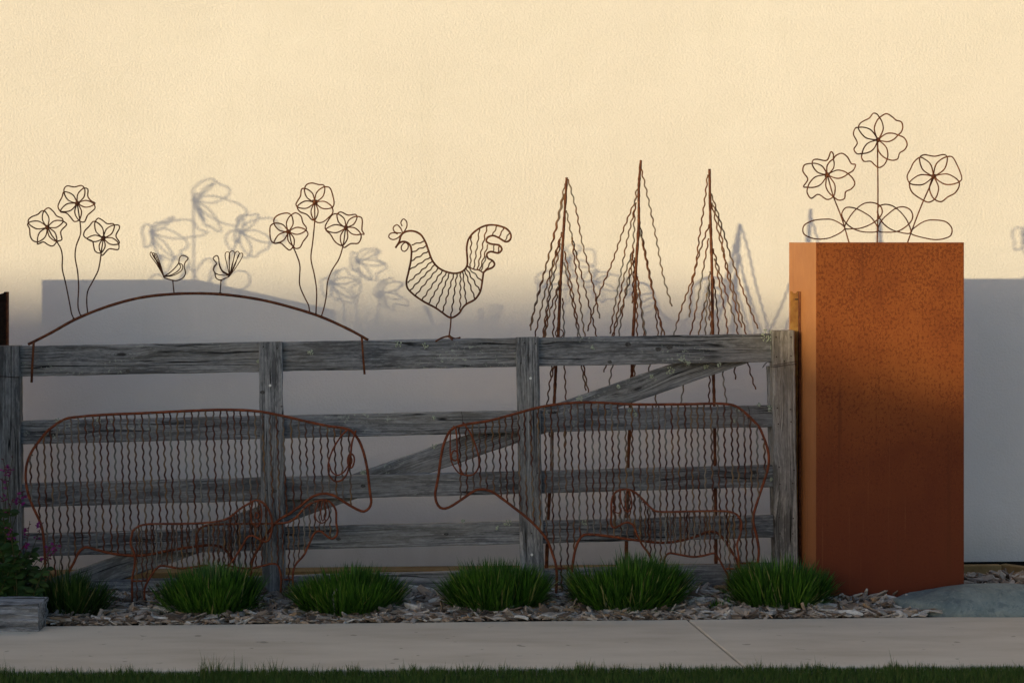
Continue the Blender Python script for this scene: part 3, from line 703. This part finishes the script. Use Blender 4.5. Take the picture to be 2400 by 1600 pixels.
T3b = [c3((1708,200),(1680,450),(1640,700),(1605,950),(1500,1250),(1442,1460)), c3((1720,590),(1660,760),(1610,950),(1575,1150),(1562,1320)), c3((1715,700),(1655,1050),(1600,1330),(1560,1500))+[(1606,880),(1596,945)],
       c3((1735,350),(1790,520),(1880,820),(1950,1010),(2030,1220),(2103,1410)), c3((1740,430),(1820,760),(1900,1060),(1960,1280),(2010,1460))+[(1755,855),(1772,912)], c3((1750,780),(1810,1000),(1880,1220),(1950,1470))+[(1722,862),(1724,889)],
       c3((1760,860),(1810,1100),(1865,1470))+[(1694,870),(1703,945)], c3((1750,1000),(1780,1230),(1797,1470)), c3((1725,960),(1700,1200),(1688,1470)), c3((1715,1100),(1670,1270),(1635,1470)),
       c3((1720,1050),(1718,1345)), c3((1738,1150),(1730,1480))+[(1664,880),(1662,945)], c3((1742,420),(1800,600),(1845,900),(1920,1200),(1975,1400))]
tree([C3(p) for p in ((1722,155),(1728,500),(1740,900),(1748,1450))]+[(1672,877),(1674,943),(1676,1080),(1677,1152),(1678,1322)], T3b, 10.16,
     'rightmost of the three rusty wire cone trees behind the gate, beside the rust column', 3)

# ---------------------------------------------------------------- wire sheep and lambs
def inside_spans(poly, x, slope):
    """intersections of a slanted vertical line through (x at y=1100) with the outline polygon, in pixels"""
    ys = []
    n = len(poly)
    for i in range(n):
        (x0, y0), (x1, y1) = poly[i], poly[(i+1) % n]
        f0 = x0-(x+slope*(y0-1100)); f1 = x1-(x+slope*(y1-1100))
        if (f0 > 0) != (f1 > 0):
            t = f0/(f0-f1); ys.append(y0+(y1-y0)*t)
    ys.sort(); return [(ys[i], ys[i+1]) for i in range(0, len(ys)-1, 2)]
def wsheep(name, label, outline, Y0, r, x0, x1, step, slope, bars, ears, rr, wl, cat_group=None, amp=.0028, skip=None, seed=0, legs=()):
    random.seed(seed)
    base = at(sum(p[0] for p in outline)/len(outline), 1400, Y0); base.z = .02
    t = thing(name, base, label, 'garden sculpture', cat_group)
    tb = Tubes(); tb.add(spline([at(*p, Y0) for p in outline], seg=.012), r, 8); tb.build('body_outline', M_RUSTO, t)
    sp = spline([Vector((p[0], p[1], 0)) for p in outline], seg=8); poly = [(p.x, p.y) for p in sp]
    x = x0
    while x < x1:
        for (ya, yb) in inside_spans(poly, x, slope):
            if yb-ya < 8 or (skip and skip(x, ya, yb)): continue
            A = at(x+slope*(ya-1100), ya+1, Y0-.001); B = at(x+slope*(yb-1100), yb-1, Y0-.001)
            tb = Tubes(); p = wavy(A, B, amp, wl)
            # welded hooked end at the top
            hook = at(x+slope*(ya-1100)-6*(1 if random.random() < .9 else -1), ya+.5, Y0-.002)
            tb.add([hook, hook.lerp(p[0], .5)+Vector((0,0,-.001))]+p, rr, 6); tb.build('rib', M_RIB, t)
        x += step*random.uniform(.93, 1.07)
    for a, b in bars: tb = Tubes(); tb.add([at(*a, Y0), at(*b, Y0)], r*.85, 7); tb.build('foot_bar', M_RUSTO, t)
    for nm, pts, rad, closed, dep in ears:
        tb = Tubes(); tb.add(spline([at(*p, Y0-dep) for p in pts], closed), rad, 7, closed); tb.build(nm, M_RUSTO, t)
    for pts in legs: tb = Tubes(); tb.add(spline([at(*p, Y0) for p in pts]), r, 7); tb.build('leg', M_RUSTO, t)
    return t
YS = 9.84
SL = [(104,1400),(106,1330),(103,1270),(97,1231),(76.5,1185),(65,1152),(60,1114),(64,1083),(76,1055),(89,1037),(110,1011),(127.5,997),(153,981.5),(189,976),(255,971),(332,968),(434,963),(523,960),(600,963),(666,975),(717,987),(768,998),(819,1007),
      (837,1025),(849,1050),(860,1094),(867,1152),(870,1177),(865,1190),(853,1198),(839,1194),(806,1175),(786,1162),(763,1156),(735,1162),(704,1185),(678.6,1203),(653,1218),(632,1242),(610,1278),(592,1312),(588,1340),(588,1400)]
SLi = [(560,1400),(556,1345),(545,1312),(525,1285),(500,1277),(459,1280),(434,1283),(383,1292),(332,1301),(293,1300),(255,1295),(225,1287),(199,1282),(184,1295),(173,1318),(161,1341),(158,1400)]
wsheep('wire_sheep', 'large rusty wire sheep facing right in front of the left half of the gate', SL+SLi, YS, .0062, 72, 822, 16.6, .035,
       [((106,1372),(159,1371)), ((558,1372),(588,1371))],
       [('ear', [(816,1004),(797,1025),(778,1058),(770,1085),(771,1110),(783,1126),(796,1127),(810,1115),(819,1090),(822,1072),(824,1040),(834,1010)], .004, False, .018),
        ('ear', [(834,1008),(826,1035),(822,1065),(815,1092),(803,1108),(790,1113),(778,1105),(771,1085)], .0035, False, .030),
        ('eye', [(822,1062),(829,1068),(830,1082),(824,1096),(816,1088),(816,1070)], .004, True, .02), ('eye', [(821,1070),(825,1076),(822,1088),(817,1080)], .0035, True, .024)],
       .0043, .046, 'large rusty wire sheep against the gate', seed=5, skip=lambda x, a, b: x > 822)
SR = [(1303,1400),(1305,1342),(1302,1319),(1294,1294),(1284,1268),(1266,1243),(1238,1215),(1205,1189),(1174.5,1166),(1154,1152),(1134,1146),(1118,1147),(1103,1155),(1083,1169),(1060,1184),(1044,1191),(1032,1189),(1023,1176.5),(1020,1156),(1021,1150),(1028,1112),
      (1034,1068),(1042,1035),(1054.6,1009.6),(1065,1002),(1093,994),(1141,986.6),(1205,970),(1256,956),(1307,947),(1358,943),(1400,943),(1476.5,947),(1604,947),(1693,946),(1719,949.6),(1739,961),(1762,981.5),(1780,1002),(1790,1025),(1798,1048),(1802,1073),(1800,1096),
      (1791,1126.5),(1776,1172),(1767,1203),(1766,1223.5),(1773,1254),(1778.6,1292),(1774,1331),(1772,1400)]
SRi = [(1731,1400),(1731,1337),(1727.5,1313),(1715,1292),(1697,1264),(1684,1250),(1671,1245),(1656,1246),(1638,1254),(1592,1267),(1554,1271),(1486,1264.5),(1435,1257),(1389,1252),(1368,1253),(1358,1263),(1348,1289),(1343,1317),(1339,1355),(1337,1400)]
wsheep('wire_sheep', 'large rusty wire sheep facing left in front of the right half of the gate', SR+SRi, YS, .0062, 1078, 1798, 15.6, .022,
       [((1305,1331),(1341,1331)), ((1732,1319),(1775,1319))],
       [('ear', [(1085,989),(1103,1015),(1116,1048),(1122,1073),(1121,1096),(1108,1112),(1088,1112),(1077.5,1094),(1072,1068),(1071,1035),(1067,1002),(1062,998)], .004, False, .018),
        ('ear', [(1056,1005),(1055,1040),(1056,1070),(1061,1088),(1077.5,1109),(1096,1113)], .0035, False, .01),
        ('eye', [(1065,1055),(1072,1060),(1073,1072),(1068,1079),(1060,1076),(1058,1064)], .004, True, .02)],
       .0043, .046, 'large rusty wire sheep against the gate', seed=6, skip=lambda x, a, b: x < 1110 and a > 1100)
LA = [(310,1410),(310,1356),(316,1318),(314,1292),(306,1274),(309,1254),(312,1243),(321,1235),(339,1228.6),(383,1227),(459,1226),(510,1221),(536,1213),(561,1193),(587,1177.5),(600,1172),(614,1176),(627.5,1190),(635,1208),(638,1234),(634,1254),(627.5,1267),(617,1268),(602,1259),(589,1254),(579,1259),(569,1277),(551,1305),(536,1328),(532,1405)]
LAi = [(498,1405),(495,1340),(490,1325.5),(454,1328),(421,1331),(395,1327),(376,1325),(365,1333),(349.5,1356),(339,1379),(339,1405)]
wsheep('wire_lamb', 'small rusty wire lamb facing right, furthest left, below the left sheep', LA+LAi, 9.79, .0050, 318, 628, 12.3, .01, [((310,1361),(349,1360)), ((497,1372),(533,1371))],
       [('ear', [(594,1172),(588,1203),(592,1226),(602,1234),(611,1221),(613.5,1200),(608,1176)], .003, False, .012), ('eye', [(600,1200),(606,1204),(605,1212),(598,1212)], .003, True, .012)],
       .0037, .044, 'small rusty wire lambs below the sheep', seed=7)
LB = [(466,1405),(468,1330),(462,1290),(460,1262),(464,1244),(476,1233),(500,1229),(560,1227),(610,1227),(653,1226),(673.5,1223.5),(689,1216),(704,1200.5),(722,1183),(742,1174),(763,1171),(778,1180),(787,1195),(788,1223.5),(791,1246),(787,1257),(778,1262),(768,1257),(755,1246),(745,1244),(737,1249),(724.5,1274.5),(712,1300),(696,1318),(689,1331),(686,1351),(685,1405)]
LBi = [(661,1405),(659,1356),(656,1336),(650.5,1323),(638,1320),(615,1325.5),(584,1331),(550,1328),(528,1324),(515,1332),(505,1352),(502,1405)]
wsheep('wire_lamb', 'small rusty wire lamb facing right, its head beyond the left gate stile', LB+LBi, 9.815, .0050, 474, 776, 12.6, .01, [((660,1357),(686,1357)), ((467,1372),(503,1372))],
       [('ear', [(748,1170),(738.5,1203),(742,1218),(755,1225),(768,1216),(772,1200.5),(764,1171)], .003, False, .012), ('ear', [(756,1172),(752,1200),(756,1220),(764,1205),(760,1173)], .0028, False, .02)],
       .0037, .044, 'small rusty wire lambs below the sheep', seed=8)
LC = [(1532,1405),(1531,1335),(1521,1297.5),(1505.6,1277),(1493,1251.5),(1483,1228.6),(1472,1223.5),(1460,1226),(1444,1235),(1437,1235),(1431.6,1226),(1433,1208),(1433,1177.5),(1439,1157),(1452,1148),(1470,1146),(1485,1151),(1503,1166),(1523.5,1188),(1536,1197),(1554,1199),(1605,1198),(1682,1197),(1712,1199),(1730,1208),(1738,1226),(1734,1254),(1727.5,1274.5),(1730,1295),(1733,1333),(1734,1405)]
LCi = [(1708,1405),(1707,1351),(1697,1331),(1684,1308),(1674,1296),(1651,1301),(1625.5,1304),(1592,1299),(1567,1296),(1559,1305),(1556,1340),(1556,1405)]
wsheep('wire_lamb', 'small rusty wire lamb facing left below the right sheep', LC+LCi, 9.80, .0050, 1440, 1732, 11.6, .012, [((1700,1332),(1732,1332)), ((1532,1372),(1556,1372))],
       [('ear', [(1454,1147),(1455,1172),(1465,1195),(1475,1197),(1481,1185),(1475,1147)], .003, False, .012), ('ear', [(1470,1147),(1466,1175),(1471,1200),(1480,1186),(1478,1160)], .0028, False, .02),
        ('eye', [(1437,1185),(1443,1200),(1452,1201),(1456,1190)], .0028, False, .01)],
       .0037, .044, 'small rusty wire lambs below the sheep', seed=9)

# ---------------------------------------------------------------- bark mulch chips
M_CHIP = mat_island('weathered bark chips', [(0,(.07,.045,.032)),(.22,(.18,.125,.095)),(.48,(.31,.25,.21)),(.70,(.43,.37,.33)),(.82,(.33,.20,.11)),(.9,(.50,.43,.38)),(1,(.62,.56,.51))], .9, .15, sc=60)
def chip(v, f, c, L, Wd, T, yaw, pitch, roll):
    b0 = len(v); M = Matrix.Rotation(yaw, 3, 'Z') @ Matrix.Rotation(pitch, 3, 'Y') @ Matrix.Rotation(roll, 3, 'X')
    n = 4; bend = random.uniform(-.25, .25)
    for i in range(n):
        t = i/(n-1)*2-1; k = (.35+random.random()*.5) if i in (0, n-1) else random.uniform(.8, 1.1)
        for a, b in ((-1,-.7),(-.2,-1),(1,-.6),(.9,.6),(.1,1),(-1,.7)):
            q = Vector((t*L/2+random.uniform(-.06,.06)*L, a*Wd/2*k*random.uniform(.8,1.15)+bend*L*t*t*.5, b*T/2*k*random.uniform(.7,1.2)))
            v.append(c + M @ q)
    for i in range(n-1):
        for k in range(6): k2 = (k+1) % 6; a = b0+i*6; f.append((a+k, a+k2, a+6+k2, a+6+k))
    f.append(tuple(b0+k for k in range(6))[::-1]); f.append(tuple(b0+(n-1)*6+k for k in range(6)))
random.seed(21); v = []; f = []
for q in range(15000):
    x = random.uniform(-2.75, 3.1); yb = path_back(x)
    y = yb + .012 + random.random()**1.25*(10.62+YAW*x-yb)
    if abs(x-2.12) < .36 and y < 9.52: continue
    big = random.random()
    L = random.uniform(.025, .06) if big < .6 else random.uniform(.06, .13)
    if y-yb < .04: L = min(L, .06)
    ang = random.gauss(0, .6) if y-yb < .06 else random.gauss(0, 1.1)
    z = bedz(x, y) + random.uniform(-.004, .016)
    chip(v, f, Vector((x, y, z)), L, max(.006, L*random.uniform(.12, .34)), max(.004, L*random.uniform(.07, .2)), ang, random.gauss(0, .30), random.uniform(-1.4, 1.4))
for q in range(420):
    x = random.uniform(-2.3, 2.0); yb = path_back(x); y = yb+.03+random.random()**1.3*.75; L = random.uniform(.07, .15)
    chip(v, f, Vector((x, y, bedz(x, y)+random.uniform(.006, .018))), L, L*random.uniform(.12, .28), L*random.uniform(.05, .12), random.gauss(0, .8), random.gauss(0, .15), random.uniform(-.6, .6))
tag(new_obj('bark_chips', v, f, M_CHIP), 'weathered grey and brown bark chips covering the bed between footpath and gate', 'bark mulch', kind='stuff')
# single sticks lying or standing in the mulch
def stick(name, px, Y0, r, label):
    tb = Tubes()
    for pts in px: tb.add(spline([at(*p, Y0) for p in pts], seg=.01), r, 6, rough=.5)
    return tag(tb.build(name, M_STICK, loc=at(*px[0][0], Y0)), label, 'stick')
M_STICK = mat_plain('driftwood stick', (.19,.165,.14), (.33,.30,.26), 60)
stick('broken_twig', [[(784,1442),(782,1410),(780,1393),(787,1384),(790,1378)]], 9.40, .005, 'broken upright twig poking up before the grass tuft right of the left gate stile')
stick('forked_stick', [[(1678,1436),(1688,1420),(1698,1412),(1716,1418)],[(1698,1412),(1690,1405),(1682,1404)]], 9.47, .008, 'forked grey stick lying on the mulch between the two right grass tufts')
stick('twig_stub', [[(1419,1423),(1420,1412),(1421,1400)]], 9.40, .004, 'tiny upright twig stub before the largest grass tuft')

# ---------------------------------------------------------------- ornamental grass tufts
M_TUFT = mat_island('tuft leaves', [(0,(.016,.052,.004)),(.45,(.035,.11,.008)),(.85,(.085,.205,.016)),(.955,(.15,.25,.03)),(1,(.45,.36,.16))], .55, .35, .25, sc=40)
M_TUFTD = mat_island('dim tuft leaves', [(0,(.012,.035,.004)),(.6,(.025,.07,.008)),(.9,(.06,.11,.02)),(1,(.25,.19,.08))], .6, .3, .2, sc=40)  # darker copy of the tuft leaves; dim left corner painted into the colour
def tuft(px, w_px, h_px, Y0, base_y, label, seed, n=3000, mat=None):
    random.seed(seed); c = at(px, base_y, Y0); c.z = bedz(c.x, c.y)
    Rx = w_px/2/FPX*Y0*.86; H = h_px/FPX*Y0*.92; v = []; f = []
    rs_ = random.Random(seed*3); lx, asp = rs_.uniform(-.12, .12), rs_.uniform(.92, 1.1)
    sub = [(random.uniform(-1, 1), random.uniform(-1, 1)) for _ in range(34)]; sub = [q for q in sub if math.hypot(*q) < 1]
    hs_ = [random.uniform(.86, 1.10) for _ in sub]
    for _ in range(n):
        k_ = random.randrange(len(sub)); sx_, sy_ = sub[k_]; ax = sx_+random.gauss(0, .13); ay = sy_+random.gauss(0, .13)
        rad = math.hypot(ax, ay)
        if rad > 1.08: continue
        p = (c.x+ax*Rx*.80, c.y+ay*Rx*.64, c.z-.01)
        ang = math.atan2(ay, ax)+random.gauss(0, .5)
        lean = min(1.1, abs(.05+.46*rad**1.8+random.gauss(0, .13)))
        if random.random() < .05: lean = random.uniform(.6, 1.3)
        L = H*asp*hs_[k_]*random.uniform(.82, 1.08)*(1.04-.16*rad)
        if random.random() < .12: L *= random.uniform(.5, .8)
        if random.random() < .01: L *= 1.18
        blade(v, f, p, ang, lean+lx*math.cos(ang), L, random.uniform(.0045, .0080), random.uniform(.0, .42), 4)
    for _ in range(int(n*.16)):                       # outer blades that arch down to the mulch
        an = random.uniform(0, 6.28); q = random.uniform(.72, .98)
        blade(v, f, (c.x+math.cos(an)*Rx*.80*q, c.y+math.sin(an)*Rx*.64*q, c.z-.01), an+random.gauss(0, .4), random.uniform(.45, 1.15), H*random.uniform(.40, .78), random.uniform(.0045, .0075), random.uniform(.1, .8), 4)
    for _ in range(int(n*.05)):
        an = random.uniform(0, 6.28); q = random.uniform(.3, .8)
        blade(v, f, (c.x+math.cos(an)*Rx*q*.9, c.y+math.sin(an)*Rx*q*.7-.02, c.z), an, random.uniform(.8, 1.4), H*random.uniform(.3, .6), .004, random.uniform(-.4, .5), 3)
    o = new_obj('grass_tuft', v, f, mat or M_TUFT, loc=c)
    return tag(o, label, 'grass tuft', 'ornamental grass tufts in front of the gate')
tuft(160, 190, 112, 9.55, 1432, 'small dim grass tuft behind the old timber sleeper, furthest left', 31, 1100, M_TUFTD)
tuft(492, 262, 118, 9.56, 1440, 'green grass tuft under the left lambs, left of the left gate stile', 32, 2600)
tuft(815, 275, 122, 9.56, 1436, 'green grass tuft just right of the left gate stile, broken twig before it', 33, 2700)
tuft(1164, 250, 128, 9.56, 1432, 'green grass tuft before the middle stile of the gate', 34, 2600)
tuft(1472, 290, 140, 9.56, 1430, 'largest green grass tuft, beneath the head of the right lamb', 35, 3300)
tuft(1828, 255, 122, 9.56, 1428, 'green grass tuft at the foot of the right column and gate post', 36, 2600)
tuft(1690, 60, 40, 9.50, 1425, 'tiny sprig of grass in the mulch left of the column tuft', 37, 120)

# ---------------------------------------------------------------- boulder, sleeper
def rock_mat():
    a = NT('blue grey river stone', .6, .35); v = a.tc.outputs['Object']
    n = a.noise(v, 5, 5, .6, .6); n2 = a.noise(v, 60, 3, .6); n3 = a.noise(v, 2.3, 3, .5, 1.2)
    c = a.ramp(n, [(.35, (.11,.132,.128)), (.55, (.165,.19,.18)), (.7, (.215,.235,.215))])
    c = a.mix(a.ramp(n3, [(.5, 0.), (.62, .6)]), c, (.055,.085,.10))
    c = a.mix(a.ramp(n2, [(.55, 0.), (.7, .4)]), c, (.26,.27,.25))
    pit = a.noise(v, 22, 5, .75, .5); c = a.mix(a.ramp(pit, [(.52, 0.), (.62, .55)]), c, (.05,.07,.085))
    vein = a.n('ShaderNodeMath', operation='ABSOLUTE'); a.set(vein.inputs[0], a.math('SUBTRACT', a.noise(v, 3.1, 4, .6, 1.0), .5))
    c = a.mix(a.ramp(vein.outputs[0], [(.003, .25), (.010, 0.)]), c, (.05,.06,.065))
    return a.color(c).bump(a.math('ADD', a.math('SUBTRACT', n, a.math('MULTIPLY', pit, .5)), a.math('MULTIPLY', n2, .3)), .8, .012).m
M_ROCK = rock_mat()
cb = at(2318, 1446, 9.47); v = []; f = []; nu, nv = 64, 32
cb.z = 0.0; rx, ry, rz = .43, .19, .112
for j in range(nv+1):
    th = math.pi*j/nv
    for i in range(nu):
        ph = 2*math.pi*i/nu
        d = Vector((math.sin(th)*math.cos(ph), math.sin(th)*math.sin(ph), math.cos(th)))
        k = 1+.10*noise.noise(d*1.7+Vector((3,1,0)))+.035*noise.noise(d*5)+.012*noise.noise(d*14)
        sxx = math.copysign(abs(d.x)**.85, d.x)
        v.append(cb+Vector((sxx*rx, d.y*ry, d.z*rz*(1.0+.12*d.x)))*k)
for j in range(nv):
    for i in range(nu): i2 = (i+1) % nu; f.append((j*nu+i, (j+1)*nu+i, (j+1)*nu+i2, j*nu+i2))
tag(new_obj('boulder', v, f, M_ROCK, smooth=True, loc=cb), 'smooth blue-grey boulder at the path edge beside the right column', 'rock')

# old sleeper offcut, split along the grain
A = at(112, 1432, 9.36); L = .62; v = []; f = []; n = 90; ring = 56; H_, D_ = .122, .20
sl_loc = Vector((A.x-L, A.y-.19, -.005)); random.seed(4)
for i in range(n+1):
    x = L*i/n
    for k in range(ring):
        s = k/ring*4; side = int(s); t = s-side
        if side == 0: y, z = t*D_, H_
        elif side == 1: y, z = D_, H_*(1-t)
        elif side == 2: y, z = D_*(1-t), 0
        else: y, z = 0, H_*t
        g = noise.noise(Vector((x*3, y*34, z*52)))*.009 + noise.noise(Vector((x*12, y*70, z*110)))*.004
        crack = .030*max(0, noise.noise(Vector((x*1.5+4, y*18, z*30)))-.25)*2
        nrm = Vector((0, -1 if side == 3 else (1 if side == 1 else 0), 1 if side == 0 else 0))
        xe = x + (.008*noise.noise(Vector((y*40, z*40, 3))) if i == n else 0)
        v.append(sl_loc+Vector((xe, y, z))+nrm*(g-crack))
for i in range(n):
    for k in range(ring): k2 = (k+1) % ring; f.append((i*ring+k, (i+1)*ring+k, (i+1)*ring+k2, i*ring+k2))
f.append(tuple(range(ring))); f.append(tuple(n*ring+k for k in range(ring))[::-1])
tag(new_obj('timber_sleeper', v, f, M_SLEEPER, loc=sl_loc), 'old cracked grey timber sleeper end lying at the lower left path edge', 'timber')

# ---------------------------------------------------------------- flowering salvia at the left edge
M_LEAF = mat_island('salvia leaves', [(0,(.010,.032,.006)),(.6,(.022,.060,.010)),(1,(.055,.095,.012))], .6, .3, .3, sc=25)
M_PETAL = mat_island('magenta petals', [(0,(.13,.005,.08)),(.6,(.26,.015,.18)),(1,(.45,.05,.30))], .6, .2, .3, sc=25)
M_CALYX = mat_plain('dark calyx', (.06,.01,.02), (.12,.02,.04), 60)
M_STEM = mat_plain('plant stem', (.03,.035,.012), (.07,.06,.02), 60)
random.seed(14)
sv = thing('salvia_bush', at(10, 1440, 9.52), 'leafy bush with small magenta flowers at the left picture edge', 'shrub')
stems = Tubes(); lv = []; lf_ = []; heads = []; cal = Tubes()
def leaf(v, f, p, d, L, Wd):
    d = d.normalized(); s = d.cross(Vector((0, -.6, .8))); s = s.normalized() if s.length > .01 else Vector((1,0,0)); nrm = s.cross(d)
    b0 = len(v); prof = [(0,.05),(.18,.6),(.4,1),(.65,.85),(.85,.45),(1,.02)]
    for t, wk in prof:
        c = p + d*L*t + nrm*(-.12*L*t*t)
        v += [c-s*Wd*wk*.5+nrm*.1*Wd*wk, c, c+s*Wd*wk*.5+nrm*.1*Wd*wk]
    for i in range(len(prof)-1):
        a = b0+3*i; f += [(a, a+1, a+4, a+3), (a+1, a+2, a+5, a+4)]
tops = [(8,1075),(30,1065),(5,1120),(55,1150),(30,1165),(100,1225),(70,1220),(138,1265),(120,1280),(60,1270),(20,1230),(-30,1080),(-50,1150),(-20,1200),(45,1300),(90,1310),(110,1330),(10,1330),(70,1345)]
for tx, ty in tops:
    Yq = 9.52+random.uniform(-.14, .10)
    tip = at(tx, ty, Yq); root = at(random.uniform(-40, 70), 1440, Yq); root.z = .02
    mid = root.lerp(tip, .55)+Vector((random.uniform(-.03,.03), 0, .02)); sp = spline([root, mid, tip], seg=.02); stems.add(sp, .0028, 5, r1=.0013)
    m = len(sp)
    for i in range(2, m):
        hh = i/m
        if hh > .62 and ty < 1290: continue
        if random.random() < .3: continue
        for sgn in (-1, 1):
            for _ in range(2):
                d = Vector((sgn*random.uniform(.5, 1), random.uniform(-.8, .4), random.uniform(-.4, .5))); Lq = random.uniform(.035, .06)*(1.1-.4*hh)
                leaf(lv, lf_, sp[i], d, Lq, Lq*random.uniform(.5, .7))
    if ty < 1290:
        pv, pf = [], []; heads.append((pv, pf))
        for _ in range(9):
            q = tip.lerp(sp[int(m*.78)], random.random()); d = Vector((random.uniform(-1, 1), random.uniform(-1, .2), random.uniform(-.4, .5))).normalized()
            cal.add([q, q+d*.006, q+d*.010], .0022, 5)
            if random.random() < .65:
                e = q+d*.010; Lp = random.uniform(.012, .020)
                for __ in range(3): leaf(pv, pf, e, d+Vector((random.uniform(-.5,.5), random.uniform(-.3,.3), random.uniform(-.6,.4))), Lp, Lp*.55)
stems.build('stems', M_STEM, sv); new_obj('leaves', lv, lf_, M_LEAF, sv); [new_obj('flower', a_, b_, M_PETAL, sv) for a_, b_ in heads]; cal.build('calyxes', M_CALYX, sv)

# ---------------------------------------------------------------- neighbour's house across the street (behind the camera, it shades the frontage)
K = 28.0; ridge_u, ridge_z = .8, 1.385
e_r = Vector((1, YAW, 0)).normalized(); e_s = Vector((YAW, -1, 0)).normalized()    # across the light, towards the sun
P0 = Vector((ridge_u-SX*K, WALL+YAW*ridge_u-K, ridge_z+ST*K))                        # right end of the ridge
h = 2.3; run = h/math.tan(R(18.3)); ez = P0.z-h; LW = 11.0; dep = run
M_ROOF = mat_plain('dark tin roof', (.05,.05,.055), (.08,.08,.085), 8, .6)
M_NWALL = mat_plain('neighbour weatherboard', (.40,.38,.34), (.46,.44,.40), 6)
M_GLASS = mat_plain('window glass', (.02,.025,.03), (.03,.035,.04), 4, .15, .5)
nb = thing('neighbour_house', (P0.x, P0.y, 0), 'neighbouring hip-roofed house across the street, behind the viewer', 'building')
A_, B_ = P0, P0-e_r*LW
c1 = Vector((P0.x, P0.y, ez))+e_r*run-e_s*dep; c2 = Vector((P0.x, P0.y, ez))+e_r*run+e_s*dep
c3_ = Vector((B_.x, B_.y, ez))-e_r*run-e_s*dep; c4_ = Vector((B_.x, B_.y, ez))-e_r*run+e_s*dep
new_obj('roof', [A_, B_, c1, c2, c3_, c4_], [(0,2,3), (0,1,4,2), (1,0,3,5), (1,5,4), (2,4,5,3)], M_ROOF, nb)
s_ = .5
q = [c1-e_r*s_+e_s*s_, c2-e_r*s_-e_s*s_, c4_+e_r*s_-e_s*s_, c3_+e_r*s_+e_s*s_]
new_obj('wall', [Vector((p.x, p.y, -.2)) for p in q]+[Vector((p.x, p.y, ez-.002)) for p in q], [(0,1,5,4),(1,2,6,5),(2,3,7,6),(3,0,4,7)], M_NWALL, nb)
wa, wb = q[3], q[0]
for zf in (1.1, 4.2):
    for tq in (.12, .38, .62, .86):
        p = wa.lerp(wb, tq)-e_s*.03; ww = e_r*.8
        new_obj('window', [Vector((*(p-ww).xy, zf)), Vector((*(p+ww).xy, zf)), Vector((*(p+ww).xy, zf+1.3)), Vector((*(p-ww).xy, zf+1.3))], [(0,1,2,3)], M_GLASS, nb)
